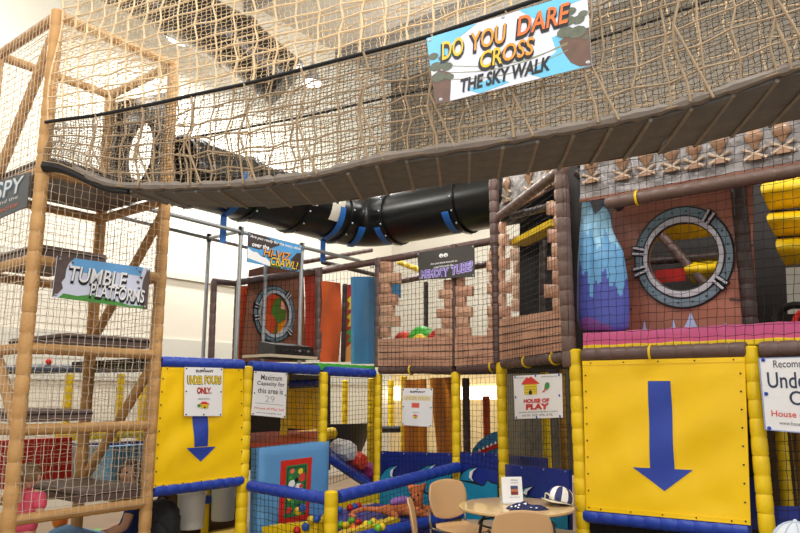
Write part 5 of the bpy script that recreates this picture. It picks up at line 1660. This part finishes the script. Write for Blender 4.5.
def girl():
    bx, by = at_y(29.5, 470, 5.9).x, 5.9
    H = 1.06
    fw = V((.25, 1, 0)).normalized(); rt_ = V((fw.y, -fw.x, 0)); up = V((0, 0, 1))
    def P(r, f, z): return V((bx, by, 0)) + rt_ * r + fw * f + up * z
    z0 = .12
    t = thing('person', 'small child in a pink T-shirt with a ponytail, seen from behind in the tower', 'person', (bx, by, 0))
    Vv = {'pel': (P(0, 0, .50), .095, .075), 'wst': (P(0, 0, .60), .088, .066), 'chs': (P(0, -.0, .72), .098, .07), 'sho': (P(0, 0, .825), .075, .055), 'nck': (P(0, .0, .85), .036, .036), 'skl': (P(0, .012, .905), .066, .070), 'hd': (P(0, .012, .965), .082, .088), 'top': (P(0, .005, 1.03), .055, .06), 'nos': (P(0, .105, .94), .012)}
    E = [('pel', 'wst'), ('wst', 'chs'), ('chs', 'sho'), ('sho', 'nck'), ('nck', 'skl'), ('skl', 'hd'), ('hd', 'top'), ('skl', 'nos')]
    for s, k in ((-1, 'l'), (1, 'r')):
        Vv[k + 'sh'] = (P(s * .115, 0, .81), .042); Vv[k + 'el'] = (P(s * .155, .02 if s < 0 else -.02, .655), .032); Vv[k + 'wr'] = (P(s * .10, .14, .60), .022)
        Vv[k + 'hp'] = (P(s * .055, 0, .46), .065); Vv[k + 'kn'] = (P(s * .062, .02, .27), .046); Vv[k + 'an'] = (P(s * .062, -.01, .06), .032); Vv[k + 'to'] = (P(s * .07, .10, .028), .026)
        E += [('sho', k + 'sh'), (k + 'sh', k + 'el'), (k + 'el', k + 'wr'), ('pel', k + 'hp'), (k + 'hp', k + 'kn'), (k + 'kn', k + 'an'), (k + 'an', k + 'to')]
        hand(Vv, E, k + 'wr', P(s * .10, .14, .60), fw * .9 - rt_ * s * .5, up, .62)
    skinned('body', Vv, E, skin, t)
    for s in (-1, 1):
        MB().sphere(P(s * .032, .092, .965), .010, 8, 6).obj('eye', black, t)
        MB().sphere(P(s * .088, .01, .945), (.012, .02, .026), 8, 6).obj('ear', skin, t)
    # hair shell and tied ponytail
    hair = M('fair_hair', (150, 124, 92), .6, .2, 30, .3, 60)
    mb = MB(); mb.sphere(P(0, -.006, .972), (.094, .094, .092), 20, 14)
    mb.v = [v for v in mb.v]
    cut_ = []
    for v in mb.v:
        d = v - P(0, -.006, .972)
        if d.dot(fw) > .045 and d.z < .03: v -= fw * (d.dot(fw) - .045)
        if d.z < -.055: v.z = P(0, 0, .917).z
        cut_.append(v)
    mb.v = cut_; mb.obj('hair', hair, t)
    pt2 = [P(0, -.09, .985), P(.0, -.125, .965), P(.012, -.135, .90), P(.028, -.125, .82), P(.04, -.115, .765)]
    MB().tube(pt2, [.018, .03, .034, .026, .008], 10).obj('ponytail', M('blonde_hair', (202, 180, 150), .6, .15, 30, .3, 60), t)
    MB().tube([P(.022 * math.cos(a), -.10, .985 + .022 * math.sin(a)) for a in [2 * PI * k / 10 for k in range(10)]], .008, 6, closed=True).obj('hair_tie', M('tie_white', (230, 225, 220), .6, 0), t)
    # T-shirt and leggings
    pk = M('shirt_pink', (240, 90, 120), .7, .06, 8, .3, 10)
    S = {'a': (P(0, 0, .50), .118, .095), 'b': (P(0, 0, .60), .108, .084), 'c': (P(0, 0, .72), .116, .088), 'd': (P(0, 0, .825), .088, .068), 'e': (P(0, 0, .862), .052, .052)}
    Es = [('a', 'b'), ('b', 'c'), ('c', 'd'), ('d', 'e')]
    for s, k in ((-1, 'l'), (1, 'r')):
        S[k + '1'] = (P(s * .118, 0, .805), .058); S[k + '2'] = (P(s * .15, .008 * -s, .695), .052); Es += [('d', k + '1'), (k + '1', k + '2')]
    skinned('t_shirt', S, Es, pk, t)
    lg = M('leggings_pink', (226, 130, 160), .75, .06, 8)
    S = {'a': (P(0, 0, .535), .108, .088), 'b': (P(0, 0, .47), .112, .09)}; Es = [('a', 'b')]
    for s, k in ((-1, 'l'), (1, 'r')):
        S[k + '1'] = (P(s * .058, 0, .42), .074); S[k + '2'] = (P(s * .062, .02, .27), .056); S[k + '3'] = (P(s * .062, -.01, .085), .042); Es += [('b', k + '1'), (k + '1', k + '2'), (k + '2', k + '3')]
    skinned('leggings', S, Es, lg, t)
girl()

def woman():
    c = at_y(124, 470, 7.05)
    bx, by = c.x + .05, 7.05
    up = V((0, 0, 1)); lf = V((-1, -.12, 0)).normalized()       # legs run to the left of the photo
    nr = V((lf.y, -lf.x, 0));  nr = nr if nr.y < 0 else -nr      # towards us
    def P(f, n, z): return V((bx, by, 0)) + lf * f + nr * n + up * z
    t = thing('person', 'reclining brown-haired adult in blue top and jeans behind the tower', 'person', (bx, by, 0))
    Vv = {'pel': (P(.02, 0, .20), .15, .12), 'wst': (P(-.05, 0, .36), .125, .10), 'chs': (P(-.10, 0, .53), .135, .10), 'sho': (P(-.10, 0, .66), .10, .075), 'nck': (P(-.06, .02, .74), .048), 'skl': (P(-.02, .045, .80), .072, .075), 'hd': (P(-.005, .05, .87), .086, .092), 'top': (P(-.01, .045, .94), .06, .065), 'nos': (P(.03, .16, .845), .014)}
    E = [('pel', 'wst'), ('wst', 'chs'), ('chs', 'sho'), ('sho', 'nck'), ('nck', 'skl'), ('skl', 'hd'), ('hd', 'top'), ('skl', 'nos')]
    arms = {'n': (P(-.10, .17, .62), P(-.06, .26, .40), P(.16, .24, .30)), 'f': (P(-.10, -.17, .62), P(-.04, -.24, .40), P(.20, -.14, .30))}
    for k, (a, b, d) in arms.items():
        Vv[k + 'sh'] = (a, .052); Vv[k + 'el'] = (b, .042); Vv[k + 'wr'] = (d, .028)
        E += [('sho', k + 'sh'), (k + 'sh', k + 'el'), (k + 'el', k + 'wr')]
        hand(Vv, E, k + 'wr', d, lf, up, 1.0)
    legs = {'n': (P(.10, .09, .17), P(.52, .12, .36), P(.90, .12, .12), P(1.04, .12, .09)), 'f': (P(.10, -.09, .17), P(.56, -.08, .30), P(.98, -.06, .10), P(1.12, -.06, .08))}
    for k, (a, b, d, e) in legs.items():
        Vv[k + 'hp'] = (a, .095); Vv[k + 'kn'] = (b, .066); Vv[k + 'an'] = (d, .042); Vv[k + 'to'] = (e, .034)
        E += [('pel', k + 'hp'), (k + 'hp', k + 'kn'), (k + 'kn', k + 'an'), (k + 'an', k + 'to')]
    skinned('body', Vv, E, skin, t)
    hc = P(-.03, .03, .885)
    for s in (-.03, .03):
        MB().sphere(P(.02 + s, .142 - abs(s) * .1, .875), .011, 8, 6).obj('eye', black, t)
    MB().tube([P(.0, .142, .807), P(.02, .15, .803), P(.04, .143, .807)], .007, 6).obj('mouth', M('lips', (170, 90, 84), .5, 0), t)
    hair = M('brown_hair', (112, 84, 62), .6, .25, 30, .4, 60)
    mb = MB(); mb.sphere(hc, (.108, .108, .11), 20, 14)
    for v in mb.v:
        d = v - hc
        if d.dot(nr) > .05 and d.z < .055: v -= nr * (d.dot(nr) - .05)
    mb.obj('hair', hair, t)
    for s in (-1, 1):
        MB().tube([P(-.03 + s * .085, .03, .90), P(-.03 + s * .105, .02, .80), P(-.05 + s * .105, .01, .70), P(-.07 + s * .09, .0, .62)], [.03, .042, .04, .012], 10).obj('hair_lock', hair, t)
    bl = M('top_blue', (30, 52, 124), .7, .1, 8, .3, 10)
    S = {'a': (P(.0, 0, .22), .165, .135), 'b': (P(-.05, 0, .36), .145, .118), 'c': (P(-.10, 0, .53), .155, .118), 'd': (P(-.10, 0, .66), .115, .09), 'e': (P(-.075, .01, .705), .065)}
    Es = [('a', 'b'), ('b', 'c'), ('c', 'd'), ('d', 'e')]
    for k, (a, b, d) in arms.items():
        S[k + '1'] = (a, .068); S[k + '2'] = (a.lerp(b, .6), .058); Es += [('d', k + '1'), (k + '1', k + '2')]
    skinned('blue_top', S, Es, bl, t)
    S = {'a': (P(.02, 0, .22), .16, .13), 'b': (P(.06, 0, .18), .15, .12)}; Es = [('a', 'b')]
    for k, (a, b, d, e) in legs.items():
        S[k + '1'] = (a, .108); S[k + '2'] = (b, .078); S[k + '3'] = (b.lerp(d, .92), .056); Es += [('b', k + '1'), (k + '1', k + '2'), (k + '2', k + '3')]
    skinned('jeans', S, Es, M('jeans', (112, 148, 186), .8, .1, 14, .2, 40), t)
woman()

def plush():
    c = at_z(406, 517, zM)
    b = V((c.x, c.y, zM))
    def P(x, y, z): return b + V((x, y, z))
    t = thing('plush_toy', 'orange plush animal with a long curled tail lying in the ball pit', 'soft toy', b)
    fur = M('plush_orange', (222, 126, 74), .9, .25, 18, .5, 50)
    Vv = {'bdy': (P(-.02, 0, .075), .085, .08), 'rmp': (P(-.17, .0, .075), .088, .078), 't1': (P(-.29, .0, .07), .03), 't2': (P(-.42, -.01, .085), .027), 't3': (P(-.53, -.05, .06), .027), 't4': (P(-.57, -.13, .035), .026), 't5': (P(-.50, -.19, .03), .022), 'chs': (P(.08, .01, .10), .075), 'nck': (P(.12, .0, .14), .075), 'hd': (P(.11, -.01, .20), .11, .105), 'top': (P(.11, -.0, .27), .07, .065), 'mz': (P(.08, -.12, .185), .05)}
    E = [('bdy', 'rmp'), ('rmp', 't1'), ('t1', 't2'), ('t2', 't3'), ('t3', 't4'), ('t4', 't5'), ('bdy', 'chs'), ('chs', 'nck'), ('nck', 'hd'), ('hd', 'top'), ('hd', 'mz')]
    for k, (a, d) in {'a': (P(.12, -.09, .06), P(.24, -.14, .04)), 'b': (P(.18, .06, .08), P(.30, .04, .06)), 'c': (P(-.16, -.10, .05), P(-.08, -.2, .035))}.items():
        Vv[k + '1'] = (a, .042); Vv[k + '2'] = (d, .036); E += [('chs' if k != 'c' else 'rmp', k + '1'), (k + '1', k + '2')]
    for s, k in ((-1, 'e'), (1, 'f')):
        Vv[k + '1'] = (P(.11 + s * .08, .01, .305), .03); Vv[k + '2'] = (P(.11 + s * .095, .01, .34), .014); E += [('top', k + '1'), (k + '1', k + '2')]
    skinned('body', Vv, E, fur, t)
    for s in (-1, 1):
        MB().sphere(P(.085 + s * .038, -.11, .235), .011, 8, 6).obj('eye', black, t)
    MB().sphere(P(.078, -.168, .195), .014, 8, 6).obj('nose', black, t)
    Vs = {'a': (P(-.09, -.02, .155), .045), 'b': (P(-.03, -.03, .175), .05), 'c': (P(.03, -.02, .17), .04), 'd': (P(-.17, -.03, .15), .026)}
    o = skinned('lilac_toy', Vs, [('a', 'b'), ('b', 'c'), ('a', 'd')], M('plush_lilac', (180, 130, 214), .9, .15, 18, .4, 50))
    L(o, 'small lilac plush lying on the back of the orange plush toy', 'soft toy')
    c2 = at_z(440, 508, zM)
    o = skinned('soft_toy', {'a': (V((c2.x, c2.y, zM + .08)), .08), 'b': (V((c2.x + .02, c2.y + .03, zM + .20)), .07), 'c': (V((c2.x - .06, c2.y - .02, zM + .26)), .025), 'd': (V((c2.x + .10, c2.y, zM + .05)), .04)}, [('a', 'b'), ('b', 'c'), ('a', 'd')], M('plush_olive', (150, 138, 90), .9, .25, 18, .4, 50))
    L(o, 'olive soft toy between the orange plush and the wooden chair back', 'soft toy')
plush()

# ------------------------------------------------------------------ bins, backpack and the far side behind the tower
def bin_(px, y0, y1, wpx, off, label):
    c = FA.xy(px, off); zt_ = FA.pt(px, y0, off).z; r = .16
    t = thing('plastic_bin', label, 'bin', (c.x, c.y, 0))
    rr = (FA.pt(px + wpx, 500, off) - FA.pt(px - wpx, 500, off)).length / 2 * .85
    zb = max(.02, FA.pt(px, y1, off).z)
    MB().lathe((c.x, c.y, zb), [(rr * .82, 0), (rr * .86, .01), (rr * .97, zt_ - zb - .03), (rr * 1.05, zt_ - zb - .02), (rr * 1.05, zt_ - zb)], 28).obj('bucket', M('bin_white', (214, 212, 208), .35, .03), t)
    for k in range(2):
        MB().tube([V((c.x + rr * .99 * math.cos(2 * PI * j / 28), c.y + rr * .99 * math.sin(2 * PI * j / 28), zt_ - .07 - .07 * k)) for j in range(28)], .006, 5, closed=True).obj('rim_band', M('bin_white', (214, 212, 208)), t)
bin_(197, 478, 527, 14, .5, 'left white plastic bin under the smaller yellow arrow panel')
bin_(228, 474, 519, 12, .75, 'right white plastic bin beside the yellow post under the smaller arrow panel')
q = quad(FA, [(150, 519), (246, 515), (250, 560), (150, 575)], .1)
zf_ = .05
mb = MB(); a, b_ = FA.xy(160, .05), FA.xy(242, .05); c_, d_ = FA.xy(242, 1.4), FA.xy(175, 1.4)
pts = [a, b_, c_, d_]
mb.add([V((p.x, p.y, .06)) for p in pts] + [V((p.x, p.y, 0)) for p in pts], [(0, 1, 2, 3), (7, 6, 5, 4)] + [(i, 4 + i, 4 + (i + 1) % 4, (i + 1) % 4) for i in range(4)])
L(mb.obj('floor_mat', M('mustard_mat', (176, 142, 40), .5, .1), smooth=False), 'mustard yellow floor mat under the white bins', 'mat')
panel('vinyl_panel', 'dark back panel under the deck behind the white bins', 'panel', FA, [(160, 466), (246, 466), (246, 535), (160, 540)], 1.5, M('umber_panel', (92, 70, 50)))
post('padded_post', 'dim yellow padded post between the two white bins', FA, 211, 470, None, .04, yelp, off=.9)
rl('short blue padded rail visible between the white bins', FA, (203, 500), (222, 498), .045, blu, off=.85)
def backpack():
    g_ = FA.xy(168, .32); c = V((g_.x, g_.y, 0))
    t = thing('backpack', 'black backpack standing under the left end of the smaller arrow panel', 'bag', (c.x, c.y, 0))
    bk = M('bag_black', (20, 20, 24), .7, .15, 14, .4, 20)
    mb = MB(); vs, fs = [], []
    prof = [(.10, .86, 0), (.14, .95, .02), (.165, 1, .14), (.17, 1, .38), (.155, .95, .56), (.10, .8, .64), (.03, .3, .66)]
    S = 28
    for r_, k, h in prof:
        for i in range(S):
            w_ = 2 * PI * i / S; cx, sx = math.cos(w_), math.sin(w_)
            vs.append(V((c.x + math.copysign(abs(cx) ** .6, cx) * r_ * 1.05, c.y + math.copysign(abs(sx) ** .7, sx) * r_ * .62, h)))
    mb.add(vs, [(i * S + k, i * S + (k + 1) % S, (i + 1) * S + (k + 1) % S, (i + 1) * S + k) for i in range(len(prof) - 1) for k in range(S)] + [tuple(range(S))[::-1], tuple((len(prof) - 1) * S + k for k in range(S))])
    mb.obj('main_body', bk, t)
    MB().sphere((c.x, c.y - .10, .28), (.12, .05, .2), 16, 10).obj('front_pocket', bk, t)
    MB().tube([V((c.x - .05 + .0125 * k, c.y + .02, .645 + .05 * math.sin(PI * k / 8))) for k in range(9)], .010, 6).obj('grab_handle', bk, t)
    for s in (-1, 1):
        MB().tube([V((c.x + s * .08, c.y + .06, .60)), V((c.x + s * .12, c.y + .15, .48)), V((c.x + s * .12, c.y + .15, .2)), V((c.x + s * .09, c.y + .09, .06))], .018, 6).obj('shoulder_strap', bk, t)
backpack()
# area behind the tower
GO = 2.4
rl('dark padded rail behind the tower at counter height', FA, (-40, 370), (150, 368), .05, M('slate_foam', (70, 80, 100), .5, .1), off=GO)
netting('grey net hanging behind the tower below the dark rail', FA, [(-40, 374), (152, 371), (152, 470), (-40, 480)], GO, .085, .003, netw)
o = bpy.data.objects.new('play_ball', ballmesh['red']); COL.objects.link(o); o.location = FA.pt(49, 361.5, GO); L(o, 'red ball resting on the dark rail behind the tower', 'ball')
for x, lab in ((68, 'yellow padded post far behind the tower back post'), (120, 'yellow padded post behind the tower, left of its right post'), (143, 'yellow padded post right behind the tower right post')):
    post('padded_post', lab, FA, x, 374, 470, .05, yelp, off=GO)
rl('yellow padded rail behind the tower at knee height', FA, (56, 436), (150, 432), .06, yelp, off=GO - .1)
rl('thin navy padded rail under the yellow one behind the tower', FA, (64, 446), (150, 443), .03, navy, off=GO - .1)
panel('play_mat', 'red padded wall behind the girl in pink', 'padded panel', FA, [(-40, 442), (67, 437), (66, 482), (-40, 492)], GO - .5, red, lambda u, v: .01 * math.sin(20 * u), .1)
panel('play_mat', 'white padded wall behind the tower back post', 'padded panel', FA, [(66, 446), (106, 445), (106, 486), (66, 488)], GO - .3, M('white_vinyl', (226, 226, 222), .5, .04), None, .06)
panel('play_mat', 'light blue padded block behind the reclining adult', 'padded panel', FA, [(104, 446), (152, 443), (152, 496), (104, 492)], GO - .6, skyb, None, .15)
panel('play_mat', 'small red pad beside the head of the reclining adult', 'padded panel', FA, [(137, 459), (148, 459), (148, 482), (137, 482)], GO - .65, redp, None, .05)
def mat_poly(pts, z, mat, label, name='floor_mat'):
    mb = MB(); n = len(pts)
    mb.add([V((p[0], p[1], z)) for p in pts] + [V((p[0], p[1], 0)) for p in pts], [tuple(range(n)), tuple(range(2 * n - 1, n - 1, -1))] + [(i, n + i, n + (i + 1) % n, (i + 1) % n) for i in range(n)])
    L(mb.obj(name, mat, smooth=False), label, 'mat')
g0 = TF - B * .3
mat_poly([TF - B * 2.6 - A * .3, TF - B * 1.15 - A * .2, TF - B * 1.15 + A * 2.2, TF - B * 2.6 + A * 2.2], .05, green, 'green floor mat behind the tower')
mat_poly([TF + B * .02 - B * 1.1, TF - B * .05, TF - B * .05 + A * .5, TF - B * 1.1 + A * .5], .03, M('teal_mat', (60, 150, 90), .5, .08), 'green floor mat inside the foot of the tower where the child stands')
o = bpy.data.objects.new('play_ball', ballmesh['orange']); COL.objects.link(o); o.location = at_y(60, 521, 6.9); o.scale = (1.9, 1.9, 1.9); o.location.z = max(o.location.z, .12); L(o, 'larger orange ball on the floor near the feet of the reclining adult', 'ball')
# dark board with an oval opening high on the tower
q, t = porthole(HB, [(104, 104), (166, 92), (166, 199), (104, 196)], .07, (141, 153), (13.5, 29), (14.3, 30), (15, 31), 'black board with a large oval opening high on the back of the tower', dark, dark, dark, 0, hinge=False)
